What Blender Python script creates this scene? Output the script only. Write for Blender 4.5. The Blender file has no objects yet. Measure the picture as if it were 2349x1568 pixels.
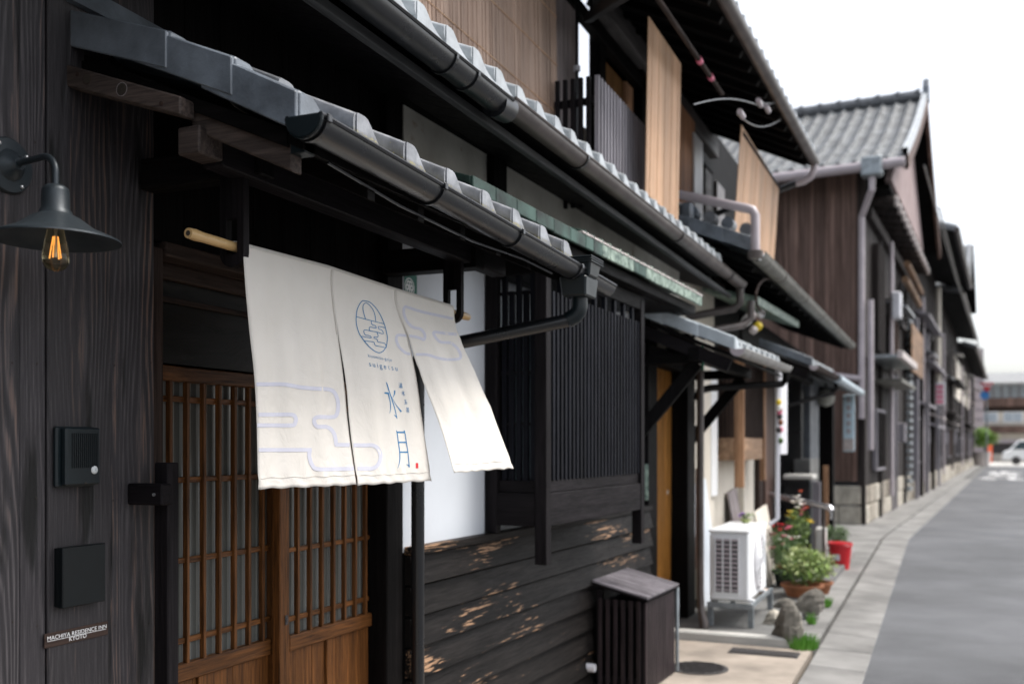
import bpy, bmesh, math, random
from mathutils import Vector, Matrix
from mathutils.bvhtree import BVHTree
R = math.radians
sc = bpy.context.scene
C = sc.collection
random.seed(7)
# ---------------------------------------------------------------- camera, light, exposure
H = 1.42                      # eye height
F = 2349 * 35 / 36.0
HZ = 1022.0                   # horizon row of the level, shifted camera
A = R(23.2)                   # camera turned left of the street axis (+Y)
sA, cA = math.sin(A), math.cos(A)
cam = bpy.data.cameras.new('camera'); camo = bpy.data.objects.new('camera', cam); C.objects.link(camo)
cam.lens = 35; cam.sensor_width = 36; cam.shift_y = (HZ - 784) / 2349
cam.clip_start = 0.05; cam.clip_end = 2000
cam.dof.use_dof = True; cam.dof.focus_distance = 2.75; cam.dof.aperture_fstop = 2.5
camo.location = (0, 0, H); camo.rotation_euler = (R(90), 0, A)
sc.camera = camo
w = bpy.data.worlds.new('World'); sc.world = w; w.use_nodes = True
nt = w.node_tree; bg = nt.nodes['Background']
sky = nt.nodes.new('ShaderNodeTexSky'); sky.sky_type = 'NISHITA'; sky.sun_disc = False
SUN_EL, SUN_AZ = R(60), R(62)          # azimuth measured from +Y towards +X
sky.sun_elevation = SUN_EL; sky.sun_rotation = SUN_AZ
sky.air_density = 1.0; sky.dust_density = 4.0; sky.ozone_density = 1.0
hs = nt.nodes.new('ShaderNodeHueSaturation'); hs.inputs['Saturation'].default_value = 0.35
nt.links.new(sky.outputs[0], hs.inputs['Color']); nt.links.new(hs.outputs[0], bg.inputs[0])
bg.inputs[1].default_value = 0.15
sd = bpy.data.lights.new('sun', 'SUN'); sun = bpy.data.objects.new('sun', sd); C.objects.link(sun)
sd.energy = 1.35; sd.angle = R(16); sd.color = (1.0, .96, .9)
d = Vector((math.sin(SUN_AZ) * math.cos(SUN_EL), math.cos(SUN_AZ) * math.cos(SUN_EL), math.sin(SUN_EL)))
sun.rotation_euler = d.to_track_quat('Z', 'Y').to_euler()
sun.location = (3, 5, 12)
sc.view_settings.view_transform = 'Standard'; sc.view_settings.look = 'None'
sc.view_settings.gamma = 1; sc.view_settings.use_curve_mapping = False
sc.view_settings.exposure = 1.16
# ---------------------------------------------------------------- frames: straight stretches of the street
class Frame:
    def __init__(s, ox, oy, deg):
        s.o = Vector((ox, oy, 0)); s.a = R(deg)      # deg turned clockwise
        s.ex = Vector((math.cos(s.a), -math.sin(s.a), 0)); s.ey = Vector((math.sin(s.a), math.cos(s.a), 0))
    def w(s, p): return s.o + s.ex * p[0] + s.ey * p[1] + Vector((0, 0, p[2]))
    def loc(s, v):
        q = Vector(v) - s.o; return (q.dot(s.ex), q.dot(s.ey), v[2])
    def ray(s, px, py):
        u = (px - 1174) / F; wv = (HZ - py) / F
        dd = Vector((-sA + u * cA, cA + u * sA, wv))
        o = Vector((0, 0, H)) - s.o
        return (o.dot(s.ex), o.dot(s.ey), H), (dd.dot(s.ex), dd.dot(s.ey), wv)
    def X(s, px, py, lx):        # point on the plane (local x = lx)
        o, dd = s.ray(px, py); t = (lx - o[0]) / dd[0]
        return (lx, o[1] + dd[1] * t, o[2] + dd[2] * t)
    def Y(s, px, py, ly):        # point on the plane (local y = ly)
        o, dd = s.ray(px, py); t = (ly - o[1]) / dd[1]
        return (o[0] + dd[0] * t, ly, o[2] + dd[2] * t)
    def Z(s, px, py, z=0):
        o, dd = s.ray(px, py); t = (z - o[2]) / dd[2]
        return (o[0] + dd[0] * t, o[1] + dd[1] * t, z)
W = Frame(0, 0, 0)                      # the inn and the eaves above
B = Frame(-1.92, 3.54, 2.1)             # the neighbouring house front
D = Frame(-1.2, 18.75, 3.3)             # the far row after the bend
# ---------------------------------------------------------------- mesh builder
class MB:
    def __init__(s, fr=None): s.v = []; s.f = []; s.fr = fr or W
    def box(s, x0, x1, y0, y1, z0, z1):
        n = len(s.v)
        s.v += [(x, y, z) for z in (z0, z1) for y in (y0, y1) for x in (x0, x1)]
        s.f += [tuple(n + i for i in q) for q in ((0, 2, 3, 1), (4, 5, 7, 6), (0, 1, 5, 4), (2, 6, 7, 3), (0, 4, 6, 2), (1, 3, 7, 5))]
        return s
    def hexa(s, pts):            # 8 points ordered like box
        n = len(s.v); s.v += [tuple(p) for p in pts]
        s.f += [tuple(n + i for i in q) for q in ((0, 2, 3, 1), (4, 5, 7, 6), (0, 1, 5, 4), (2, 6, 7, 3), (0, 4, 6, 2), (1, 3, 7, 5))]
        return s
    def beam(s, a, b, wx, wz, up=(0, 0, 1)):    # square bar from a to b
        a, b = Vector(a), Vector(b); dd = (b - a).normalized()
        sx = dd.cross(Vector(up))
        if sx.length < 1e-4: sx = Vector((1, 0, 0))
        sx = sx.normalized() * wx / 2; sz = sx.cross(dd).normalized() * wz / 2
        n = len(s.v)
        for p in (a, b):
            for i, j in ((-1, -1), (1, -1), (1, 1), (-1, 1)): s.v.append(tuple(p + sx * i + sz * j))
        s.f += [tuple(n + i for i in q) for q in ((0, 1, 2, 3), (7, 6, 5, 4), (0, 4, 5, 1), (1, 5, 6, 2), (2, 6, 7, 3), (3, 7, 4, 0))]
        return s
    def prism(s, poly, axis, a0, a1):           # poly in the two other axes
        n = len(s.v); k = len(poly)
        for a in (a0, a1):
            for p, q in poly:
                s.v.append({'x': (a, p, q), 'y': (p, a, q), 'z': (p, q, a)}[axis])
        s.f.append(tuple(n + i for i in range(k))); s.f.append(tuple(n + k + i for i in reversed(range(k))))
        for i in range(k):
            j = (i + 1) % k; s.f.append((n + i, n + k + i, n + k + j, n + j))
        return s
    def tube(s, pts, r, n=10, cap=True):
        pts = [Vector(p) for p in pts]; base = len(s.v); m = len(pts)
        rr = r if isinstance(r, (list, tuple)) else [r] * m
        prev = None
        for i, p in enumerate(pts):
            dd = (pts[min(i + 1, m - 1)] - pts[max(i - 1, 0)]).normalized()
            if prev is None:
                ref = Vector((0, 0, 1)) if abs(dd.z) < .9 else Vector((1, 0, 0)); sx = dd.cross(ref).normalized()
            else:
                sx = (prev - dd * prev.dot(dd)).normalized()
            prev = sx; sy = dd.cross(sx)
            for k in range(n):
                a = 2 * math.pi * k / n; s.v.append(tuple(p + sx * math.cos(a) * rr[i] + sy * math.sin(a) * rr[i]))
        for i in range(m - 1):
            for k in range(n):
                j = (k + 1) % n; s.f.append((base + i * n + k, base + i * n + j, base + (i + 1) * n + j, base + (i + 1) * n + k))
        if cap:
            s.f.append(tuple(base + k for k in reversed(range(n)))); s.f.append(tuple(base + (m - 1) * n + k for k in range(n)))
        return s
    def lathe(s, c, prof, n=24, ax='z', caps=False):
        base = len(s.v); m = len(prof)
        for r, h in prof:
            for k in range(n):
                a = 2 * math.pi * k / n; p, q = r * math.cos(a), r * math.sin(a)
                s.v.append({'z': (c[0] + p, c[1] + q, c[2] + h), 'x': (c[0] + h, c[1] + p, c[2] + q), 'y': (c[0] + p, c[1] + h, c[2] + q)}[ax])
        for i in range(m - 1):
            for k in range(n):
                j = (k + 1) % n; s.f.append((base + i * n + k, base + i * n + j, base + (i + 1) * n + j, base + (i + 1) * n + k))
        if caps:
            s.f.append(tuple(base + k for k in reversed(range(n)))); s.f.append(tuple(base + (m - 1) * n + k for k in range(n)))
        return s
    def grid(s, rows, closed=False):
        base = len(s.v); m = len(rows); k = len(rows[0])
        for r in rows: s.v += [tuple(p) for p in r]
        for i in range(m - 1):
            for j in range(k - 1 if not closed else k):
                j2 = (j + 1) % k; s.f.append((base + i * k + j, base + i * k + j2, base + (i + 1) * k + j2, base + (i + 1) * k + j))
        return s
    def mesh(s, name, origin=(0, 0, 0), bevel=0, smooth=False, local=False):
        me = bpy.data.meshes.new(name); o = Vector(origin)
        vs = [Vector(p) for p in s.v] if local else [s.fr.w(p) - o for p in s.v]
        me.from_pydata(vs, [], s.f)
        bm = bmesh.new(); bm.from_mesh(me)
        bmesh.ops.recalc_face_normals(bm, faces=bm.faces)
        if bevel:
            es = [e for e in bm.edges if len(e.link_faces) == 2 and e.calc_face_angle(0) > .5]
            bmesh.ops.bevel(bm, geom=es, offset=bevel, segments=1, affect='EDGES', clamp_overlap=True)
        bm.to_mesh(me); bm.free()
        if smooth:
            for p in me.polygons: p.use_smooth = True
            try: me.set_sharp_from_angle(angle=R(40))
            except Exception: pass
        return me
def tag(o, label=None, cat=None, group=None, kind=None):
    if label: o['label'] = label
    if cat: o['category'] = cat
    if group: o['group'] = group
    if kind: o['kind'] = kind
    return o
def thing(name, label, cat, loc, fr=None, group=None):
    o = bpy.data.objects.new(name, None); C.objects.link(o); o.empty_display_size = .1
    o.location = (fr or W).w(loc)
    return tag(o, label, cat, group)
def obj(name, mb, mat, parent=None, bevel=0, smooth=False, kind=None, origin=None):
    wo = Vector((0, 0, 0)); q = parent
    while q is not None: wo = wo + q.location; q = q.parent
    if origin is None:
        ws = [mb.fr.w(p) for p in mb.v]
        n = len(ws); c = sum(ws, Vector()) / n; org = Vector((c.x, c.y, min(p.z for p in ws)))
    else: org = Vector(origin)
    me = mb.mesh(name, org, bevel, smooth); me.materials.append(mat)
    o = bpy.data.objects.new(name, me); C.objects.link(o)
    o.location = org - wo
    if parent is not None: o.parent = parent
    if kind: o['kind'] = kind
    return o
def piece(name, me, parent, loc, fr=None, rz=0, scale=None, rx=0, ry=0):
    fr = fr or W; wo = Vector((0, 0, 0)); q = parent
    while q is not None: wo = wo + q.location; q = q.parent
    o = bpy.data.objects.new(name, me); C.objects.link(o)
    o.location = fr.w(loc) - wo; o.rotation_euler = (rx, ry, rz - fr.a)
    if scale: o.scale = scale
    o.parent = parent
    return o
def lmesh(name, mb, mat, bevel=0, smooth=False):
    me = mb.mesh(name, (0, 0, 0), bevel, smooth, local=True); me.materials.append(mat); return me
# ---------------------------------------------------------------- materials
def newmat(name):
    m = bpy.data.materials.new(name); m.use_nodes = True; t = m.node_tree
    return m, t, t.nodes['Principled BSDF']
def N(t, typ, **k):
    n = t.nodes.new(typ)
    for a, b in k.items(): setattr(n, a, b)
    return n
def ramp(t, inp, stops):
    r = N(t, 'ShaderNodeValToRGB'); t.links.new(inp, r.inputs[0]); e = r.color_ramp.elements
    while len(e) < len(stops): e.new(.5)
    for i, (p, c) in enumerate(stops):
        e[i].position = p; e[i].color = (c, c, c, 1) if isinstance(c, (int, float)) else (*c, 1)
    return r
def coords(t, scale=(1, 1, 1), rnd=True):
    tc = N(t, 'ShaderNodeTexCoord'); src = tc.outputs['Object']
    if rnd:
        oi = N(t, 'ShaderNodeObjectInfo'); ad = N(t, 'ShaderNodeVectorMath', operation='MULTIPLY_ADD')
        cmb = N(t, 'ShaderNodeCombineXYZ')
        for i in range(3): t.links.new(oi.outputs['Random'], cmb.inputs[i])
        t.links.new(cmb.outputs[0], ad.inputs[0]); ad.inputs[1].default_value = (37, 23, 51); t.links.new(src, ad.inputs[2]); src = ad.outputs[0]
    mp = N(t, 'ShaderNodeMapping'); mp.inputs['Scale'].default_value = scale; t.links.new(src, mp.inputs[0])
    return src, mp.outputs[0]
def noise(t, vec, scale, detail=4, rough=.55, dist=0):
    n = N(t, 'ShaderNodeTexNoise'); n.inputs['Scale'].default_value = scale; n.inputs['Detail'].default_value = detail
    n.inputs['Roughness'].default_value = rough; n.inputs['Distortion'].default_value = dist
    t.links.new(vec, n.inputs['Vector']); return n.outputs['Fac']
def bump(t, b, h, strength=.3, dist=.01, prev=None):
    n = N(t, 'ShaderNodeBump'); n.inputs['Strength'].default_value = strength; n.inputs['Distance'].default_value = dist
    t.links.new(h, n.inputs['Height'])
    if prev is not None: t.links.new(prev, n.inputs['Normal'])
    t.links.new(n.outputs[0], b.inputs['Normal']); return n.outputs[0]
def mixc(t, fac, a, b, typ='MIX'):
    m = N(t, 'ShaderNodeMix', data_type='RGBA', blend_type=typ)
    if isinstance(fac, (int, float)): m.inputs[0].default_value = fac
    else: t.links.new(fac, m.inputs[0])
    for i, c in ((6, a), (7, b)):
        if isinstance(c, tuple): m.inputs[i].default_value = (*c, 1)
        else: t.links.new(c, m.inputs[i])
    return m.outputs[2]
def mth(t, op, a, b=None):
    m = N(t, 'ShaderNodeMath', operation=op)
    for i, c in ((0, a), (1, b)):
        if c is None: continue
        if isinstance(c, (int, float)): m.inputs[i].default_value = c
        else: t.links.new(c, m.inputs[i])
    return m.outputs[0]
def plain(name, col, rough=.5, metal=0, var=.25, scale=8, bmp=.1, bscale=60, spec=.5, col2=None, aniso=(1, 1, 1), coat=0):
    m, t, b = newmat(name); src, v = coords(t, aniso)
    f = noise(t, v, scale, 5)
    c2 = col2 or tuple(c * (1 - var) for c in col)
    r = ramp(t, f, [(.35, c2), (.65, col)])
    t.links.new(r.outputs[0], b.inputs['Base Color'])
    b.inputs['Metallic'].default_value = metal
    rr = ramp(t, f, [(.3, min(1, rough * 1.15)), (.7, rough * .85)]); t.links.new(rr.outputs[0], b.inputs['Roughness'])
    b.inputs['Specular IOR Level'].default_value = spec
    if coat: b.inputs['Coat Weight'].default_value = coat
    if bmp: bump(t, b, noise(t, v, bscale, 4), bmp, .004)
    return m
def wood(name, dark, light, axis='z', rough=.6, grain=90, bmp=.5, wear=None, wearamt=0, warp=.02, spec=.18, streak=None):
    m, t, b = newmat(name)
    sl = {'x': (.05, 1, 1), 'y': (1, .05, 1), 'z': (1, 1, .05)}[axis]
    sw = {'x': (.3, 1, 1), 'y': (1, .3, 1), 'z': (1, 1, .3)}[axis]
    src, v = coords(t, sl)
    mw = N(t, 'ShaderNodeMapping'); mw.inputs['Scale'].default_value = sw; t.links.new(src, mw.inputs[0])
    nn = N(t, 'ShaderNodeTexNoise'); nn.inputs['Scale'].default_value = 5; nn.inputs['Detail'].default_value = 2; t.links.new(mw.outputs[0], nn.inputs['Vector'])
    ad = N(t, 'ShaderNodeVectorMath', operation='MULTIPLY_ADD'); t.links.new(nn.outputs['Color'], ad.inputs[0])
    ad.inputs[1].default_value = (warp, warp, warp); t.links.new(v, ad.inputs[2])
    g = noise(t, ad.outputs[0], grain, 6, .65)
    big = noise(t, ad.outputs[0], grain * .18, 3, .5)
    r = ramp(t, g, [(.3, dark), (.72, light)])
    r2 = ramp(t, big, [(.3, .55), (.7, 1.25)])
    col = mixc(t, 1.0, r.outputs[0], r2.outputs[0], 'MULTIPLY')
    if streak:
        sm = ramp(t, big, [(.6, 0.0), (.7, .8)]); sg = ramp(t, g, [(.45, 0.0), (.6, 1.0)])
        col = mixc(t, mth(t, 'MULTIPLY', sm.outputs[0], sg.outputs[0]), col, streak)
    if wear:
        tcw = N(t, 'ShaderNodeTexCoord'); sw_ = N(t, 'ShaderNodeSeparateXYZ'); t.links.new(tcw.outputs['Object'], sw_.inputs[0])
        mr = N(t, 'ShaderNodeMapRange'); mr.inputs[1].default_value = -1.5; mr.inputs[2].default_value = -.55; mr.inputs[3].default_value = .036; mr.inputs[4].default_value = -.028; t.links.new(sw_.outputs[1], mr.inputs[0]); wl = mr.outputs[0]
        wn = mth(t, 'ADD', mth(t, 'MULTIPLY', noise(t, mw.outputs[0], 3.6, 2, .4), .72), mth(t, 'MULTIPLY', noise(t, v, 26, 6, .7), .30))
        wm = ramp(t, mth(t, 'ADD', wn, mth(t, 'ADD', mth(t, 'MULTIPLY', g, .46), wl)), [(.830 - wearamt, 0.0), (.862 - wearamt, 1.0)])
        wg = mixc(t, g, tuple(c * .45 for c in wear), tuple(min(1, c * 1.35) for c in wear))
        col = mixc(t, wm.outputs[0], col, wg)
    t.links.new(col, b.inputs['Base Color'])
    rr = ramp(t, g, [(.2, min(1, rough * 1.25)), (.8, rough * .8)]); t.links.new(rr.outputs[0], b.inputs['Roughness'])
    b.inputs['Specular IOR Level'].default_value = spec
    n1 = bump(t, b, g, bmp, .003)
    bump(t, b, big, bmp * .8, .008, n1)
    return m
# big charred cedar board with cathedral grain and knots, grain vertical
def cedar(name, base, line, brown):
    m, t, b = newmat(name); src, v = coords(t, (1, 1, 1))
    mw = N(t, 'ShaderNodeMapping'); mw.inputs['Scale'].default_value = (1, 1, .15); t.links.new(src, mw.inputs[0])
    n1 = noise(t, mw.outputs[0], 7, 2, .45)
    vo = N(t, 'ShaderNodeTexVoronoi'); vo.inputs['Scale'].default_value = 5.0; vo.inputs['Randomness'].default_value = 1.0
    t.links.new(mw.outputs[0], vo.inputs['Vector'])
    kn = ramp(t, vo.outputs['Distance'], [(.0, 1.0), (.22, .35), (.6, .0)])
    sep = N(t, 'ShaderNodeSeparateXYZ'); t.links.new(src, sep.inputs[0])
    ph = mth(t, 'ADD', mth(t, 'MULTIPLY', sep.outputs[1], 420.0), mth(t, 'ADD', mth(t, 'MULTIPLY', n1, 62.0), mth(t, 'MULTIPLY', kn.outputs[0], 16.0)))
    sn = mth(t, 'SINE', ph)
    fl = N(t, 'ShaderNodeMapping'); fl.inputs['Scale'].default_value = (1, 1, .03); t.links.new(src, fl.inputs[0])
    fine = noise(t, fl.outputs[0], 260, 5, .7)
    band = noise(t, fl.outputs[0], 16, 2, .5)
    s2 = mth(t, 'MULTIPLY', mth(t, 'ADD', sn, 1.0), .5)
    lowm = ramp(t, noise(t, mw.outputs[0], 3.2, 2, .5), [(.38, .25), (.62, 1.0)])
    s2m = mth(t, 'MULTIPLY', mth(t, 'SUBTRACT', s2, .5), lowm.outputs[0])
    f = mth(t, 'ADD', mth(t, 'MULTIPLY', s2m, .30), mth(t, 'ADD', mth(t, 'MULTIPLY', fine, .66), .13))
    r = ramp(t, f, [(.28, tuple(c * .45 for c in base)), (.48, base), (.72, line)])
    bm_ = ramp(t, band, [(.52, 0.0), (.60, .9)]); bs = ramp(t, f, [(.5, 0.0), (.66, 1.0)])
    col = mixc(t, mth(t, 'MULTIPLY', bm_.outputs[0], bs.outputs[0]), r.outputs[0], brown)
    oi2 = N(t, 'ShaderNodeObjectInfo'); pv = ramp(t, oi2.outputs['Random'], [(.0, .72), (1.0, 1.22)]); col = mixc(t, 1.0, col, pv.outputs[0], 'MULTIPLY')
    dk = noise(t, mw.outputs[0], 13, 3, .5); dm = ramp(t, dk, [(.33, .06), (.41, 1.0)])
    col = mixc(t, 1.0, col, dm.outputs[0], 'MULTIPLY')
    k2 = ramp(t, vo.outputs['Distance'], [(.0, .25), (.05, .3), (.08, 1.0)])
    col = mixc(t, 1.0, col, k2.outputs[0], 'MULTIPLY')
    t.links.new(col, b.inputs['Base Color']); b.inputs['Roughness'].default_value = .62
    b.inputs['Specular IOR Level'].default_value = .4
    p = bump(t, b, f, .8, .004); p = bump(t, b, dm.outputs[0], .7, .006, p)
    return m
M = {}
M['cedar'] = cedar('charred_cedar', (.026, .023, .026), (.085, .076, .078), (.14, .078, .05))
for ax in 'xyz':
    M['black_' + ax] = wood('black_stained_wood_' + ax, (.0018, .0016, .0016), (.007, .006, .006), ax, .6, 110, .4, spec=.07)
    M['char_' + ax] = wood('dark_charcoal_wood_' + ax, (.0045, .0038, .0045), (.0155, .013, .0145), ax, .6, 110, .4, spec=.09)
    M['brown_' + ax] = wood('amber_brown_wood_' + ax, (.030, .0115, .0035), (.20, .078, .022), ax, .45, 120, .45)
    M['old_' + ax] = wood('weathered_brown_wood_' + ax, (.014, .009, .0075), (.060, .038, .030), ax, .7, 90, .5)
M['clap'] = wood('worn_black_clapboard', (.0045, .0038, .0036), (.0165, .0140, .0130), 'y', .55, 110, .55, spec=.12, wear=(.33, .20, .12), wearamt=.0)
M['tan_z'] = wood('honey_wood', (.20, .085, .015), (.42, .19, .04), 'z', .5, 100, .3)
M['pale_z'] = wood('pale_natural_wood', (.22, .11, .055), (.46, .27, .16), 'z', .6, 80, .3)  # natural wood's own pale tone
M['pale_y'] = wood('pale_natural_wood_along', (.24, .14, .08), (.48, .31, .2), 'y', .6, 80, .3)
M['mauve'] = wood('grey_weathered_boards', (.20, .17, .17), (.36, .32, .32), 'z', .7, 60, .2)
M['far_z'] = wood('brown_stained_boards', (.052, .031, .024), (.205, .132, .108), 'z', .6, 14, .3, warp=.05)
M['far_dark'] = wood('dark_aged_boards', (.008, .0065, .006), (.045, .035, .032), 'z', .7, 12, .3, warp=.05, streak=(.13, .12, .125))
M['fascia'] = wood('grey_fascia_wood', (.035, .036, .038), (.085, .088, .09), 'y', .6, 60, .2)
M['fascia_x'] = wood('grey_weathered_lid_wood', (.09, .08, .09), (.26, .24, .26), 'x', .45, 60, .2, spec=.5)
M['arm'] = wood('grey_brown_arm_wood', (.022, .017, .0155), (.095, .072, .062), 'x', .6, 110, .5)
M['cover_z'] = wood('purple_brown_stained_slats', (.010, .007, .008), (.050, .036, .039), 'z', .5, 90, .4)
M['navy_z'] = wood('blue_black_lattice_wood', (.0030, .0032, .005), (.0105, .0115, .017), 'z', .6, 90, .3, spec=.1)
M['amber_dim'] = wood('amber_panel', (.09, .045, .015), (.26, .13, .045), 'z', .6, 60, .2)
M['slat_beam'] = wood('grey_brown_beam', (.05, .046, .044), (.15, .14, .135), 'y', .6, 60, .2)
M['orange_panel'] = wood('orange_tan_panel', (.42, .20, .10), (.62, .33, .19), 'z', .6, 40, .2)
M['old_pale'] = wood('aged_bamboo_roll', (.14, .085, .05), (.34, .21, .13), 'y', .6, 40, .2)
M['slat_grey'] = wood('grey_painted_lattice', (.16, .15, .165), (.34, .32, .345), 'z', .6, 60, .2)
M['tile'] = plain('fired_grey_roof_tile', (.19, .20, .215), .33, 0, .45, 14, .25, 120, .6)
M['tile_dark'] = plain('blue_grey_verge_tile', (.16, .185, .215), .34, 0, .5, 9, .25, 120, .6)
M['tile_mid'] = plain('mid_grey_gable_tile', (.105, .115, .122), .55, 0, .6, 2.6, .2, 120, .5)
M['tile_pale'] = plain('pale_silver_roof_tile', (.42, .45, .47), .4, 0, .35, 9, .2, 120, .6)
def lichen():
    m, t, b = newmat('roof_tile_with_lichen'); src, v = coords(t)
    f = noise(t, v, 14, 5); r = ramp(t, f, [(.35, (.13, .135, .145)), (.65, (.30, .31, .33))])
    geo = N(t, 'ShaderNodeSeparateXYZ'); tc = N(t, 'ShaderNodeTexCoord'); t.links.new(tc.outputs['Object'], geo.inputs[0])
    lo = ramp(t, mth(t, 'MULTIPLY', mth(t, 'ADD', geo.outputs[2], mth(t, 'MULTIPLY', geo.outputs[0], .45)), 12.0), [(.0, 1.0), (.42, .9), (.52, 0.0)])
    sp = noise(t, v, 55, 6, .75); ls = ramp(t, mth(t, 'ADD', sp, mth(t, 'MULTIPLY', lo.outputs[0], .14)), [(.63, 0.0), (.70, .9)])
    base_ = mixc(t, mth(t, 'MULTIPLY', lo.outputs[0], .75), r.outputs[0], (.07, .066, .06))
    col = mixc(t, ls.outputs[0], base_, (.30, .27, .15)); t.links.new(col, b.inputs['Base Color'])
    rr = ramp(t, ls.outputs[0], [(0, .30), (1, .9)]); t.links.new(rr.outputs[0], b.inputs['Roughness'])
    bump(t, b, sp, .35, .004); return m
M['tile_lichen'] = lichen()
M['gutter'] = plain('black_plastic_gutter', (.008, .009, .011), .3, 0, .3, 12, .06, 60, .6)
M['gutter_brown'] = plain('brown_plastic_gutter', (.085, .068, .062), .36, 0, .35, 7, .1, 60, .5)
M['gutter_olive'] = plain('grey_green_old_gutter', (.17, .165, .14), .5, 0, .4, 9, .1, 60)
M['gutter_lilac'] = plain('grey_pink_pvc', (.42, .37, .39), .4, 0, .15, 5, .05)
M['white_pvc'] = plain('white_pvc', (.66, .66, .70), .35, 0, .12, 5, .05)
M['steel'] = plain('brushed_steel', (.62, .62, .66), .25, .9, .1, 6, .03)
M['galv'] = plain('galvanised_steel', (.30, .33, .35), .45, .6, .35, 14, .1)
M['lampblack'] = plain('matt_black_metal', (.030, .039, .046), .42, .3, .2, 20, .08, 160)
M['plastic_black'] = plain('black_plastic_panel', (.0025, .0045, .0055), .45, 0, .3, 10, .08, 300, .25)
M['plastic_slate'] = plain('dark_slate_plastic', (.0065, .012, .015), .38, 0, .3, 10, .1, 300, .4)
M['screw'] = plain('steel_screw', (.6, .6, .6), .3, .8, .1, 20, 0)
M['button'] = plain('grey_call_button', (.5, .53, .54), .35, 0, .1, 20, .05)
M['bamboo'] = plain('dried_bamboo', (.55, .36, .16), .38, 0, .35, 9, .1, 40, .5, None, (1, .2, 1))
M['plaster'] = plain('white_plaster', (.58, .61, .65), .85, 0, .05, 3, .1, 90)
def aged():
    m, t, b = newmat('aged_cream_plaster'); src, v = coords(t, (1, 1, 1), False)
    f = noise(t, v, 3, 6); r = ramp(t, f, [(.3, (.34, .32, .28)), (.6, (.52, .50, .45))])
    st = noise(t, v, 5, 5, .7); ms = ramp(t, st, [(.60, 0.0), (.68, .75)])
    t.links.new(mixc(t, ms.outputs[0], r.outputs[0], (.22, .15, .09)), b.inputs['Base Color']); b.inputs['Roughness'].default_value = .9
    bump(t, b, f, .2, .004); return m
M['aged'] = aged()
M['cream'] = plain('cream_wall', (.62, .57, .49), .85, 0, .1, 3, .1)
M['white'] = plain('white_paint', (.78, .79, .80), .4, 0, .06, 5, .03)
M['whiteboard'] = plain('pale_blue_white_board', (.66, .71, .76), .5, 0, .08, 3, .03)
M['copper'] = plain('patinated_copper', (.035, .085, .065), .6, .2, .4, 5, .3, 30, .5, (.008, .014, .012))
M['copper_pale'] = plain('pale_verdigris', (.29, .37, .30), .55, 0, .4, 22, .3, 30, .5, (.05, .085, .07))
M['cap_pale'] = plain('pale_pinkish_edge', (.52, .46, .44), .5, 0, .3, 14, .1)
M['asphalt'] = plain('asphalt', (.092, .095, .102), .85, 0, .16, 1.2, .5, 240)
def asph():
    t = M['asphalt'].node_tree; b = t.nodes['Principled BSDF']; src, v = coords(t, (1, 1, 1), False)
    sp = ramp(t, noise(t, v, 130, 3, .8), [(.35, .62), (.7, 1.45)]); big = ramp(t, noise(t, v, .45, 5, .6), [(.4, .86), (.6, 1.08)])
    l_ = b.inputs['Base Color'].links[0].from_socket
    t.links.new(mixc(t, 1.0, mixc(t, 1.0, l_, sp.outputs[0], 'MULTIPLY'), big.outputs[0], 'MULTIPLY'), b.inputs['Base Color'])
asph()
M['concrete'] = plain('concrete', (.215, .21, .20), .85, 0, .45, 1.8, .35, 90)
M['concrete_tan'] = plain('sandy_concrete', (.34, .29, .24), .85, 0, .45, 2.5, .35, 90)
M['concrete_dark'] = plain('stained_concrete', (.135, .135, .13), .85, 0, .35, 4, .35, 90)
M['concrete_pale'] = plain('pale_concrete', (.50, .49, .46), .85, 0, .2, 4, .3, 90)
M['soil'] = plain('dark_soil', (.03, .022, .015), .95, 0, .3, 20, .5, 60)
M['stone_mid'] = plain('weathered_granite', (.33, .29, .235), .85, 0, .45, 6, .5, 30)
M['stone'] = plain('rough_stone', (.17, .155, .13), .9, 0, .55, 9, .7, 30)
M['stone_pale'] = plain('pale_granite', (.46, .42, .35), .85, 0, .45, 6, .5, 30)
M['iron'] = plain('cast_iron', (.06, .055, .055), .6, .4, .3, 30, .5, 90)
M['terracotta'] = plain('terracotta', (.30, .11, .045), .7, 0, .3, 10, .1)
M['red'] = plain('red_plastic', (.52, .012, .02), .3, 0, .15, 5, .02)
M['paint'] = plain('worn_road_paint', (.72, .72, .72), .7, 0, .3, 5, .2)
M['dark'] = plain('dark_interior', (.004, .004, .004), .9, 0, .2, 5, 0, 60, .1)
M['leaf'] = plain('green_leaf', (.075, .15, .03), .5, 0, .4, 30, 0)
M['leaf_light'] = plain('light_green_leaf', (.22, .34, .06), .5, 0, .35, 30, 0)
M['leaf_var'] = plain('variegated_leaf', (.36, .42, .16), .5, 0, .4, 30, 0)
M['grass'] = plain('bright_grass', (.12, .32, .03), .6, 0, .3, 30, 0)
for n_, c_ in (('yellow', (.75, .55, .03)), ('pink', (.72, .16, .26)), ('purple', (.30, .10, .55)), ('blossom', (.8, .78, .74)), ('orange', (.75, .12, .04)), ('blue', (.05, .25, .62)), ('signred', (.62, .02, .03))):
    M[n_] = plain(n_ + '_tint', c_, .5, 0, .15, 20, 0)
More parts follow.
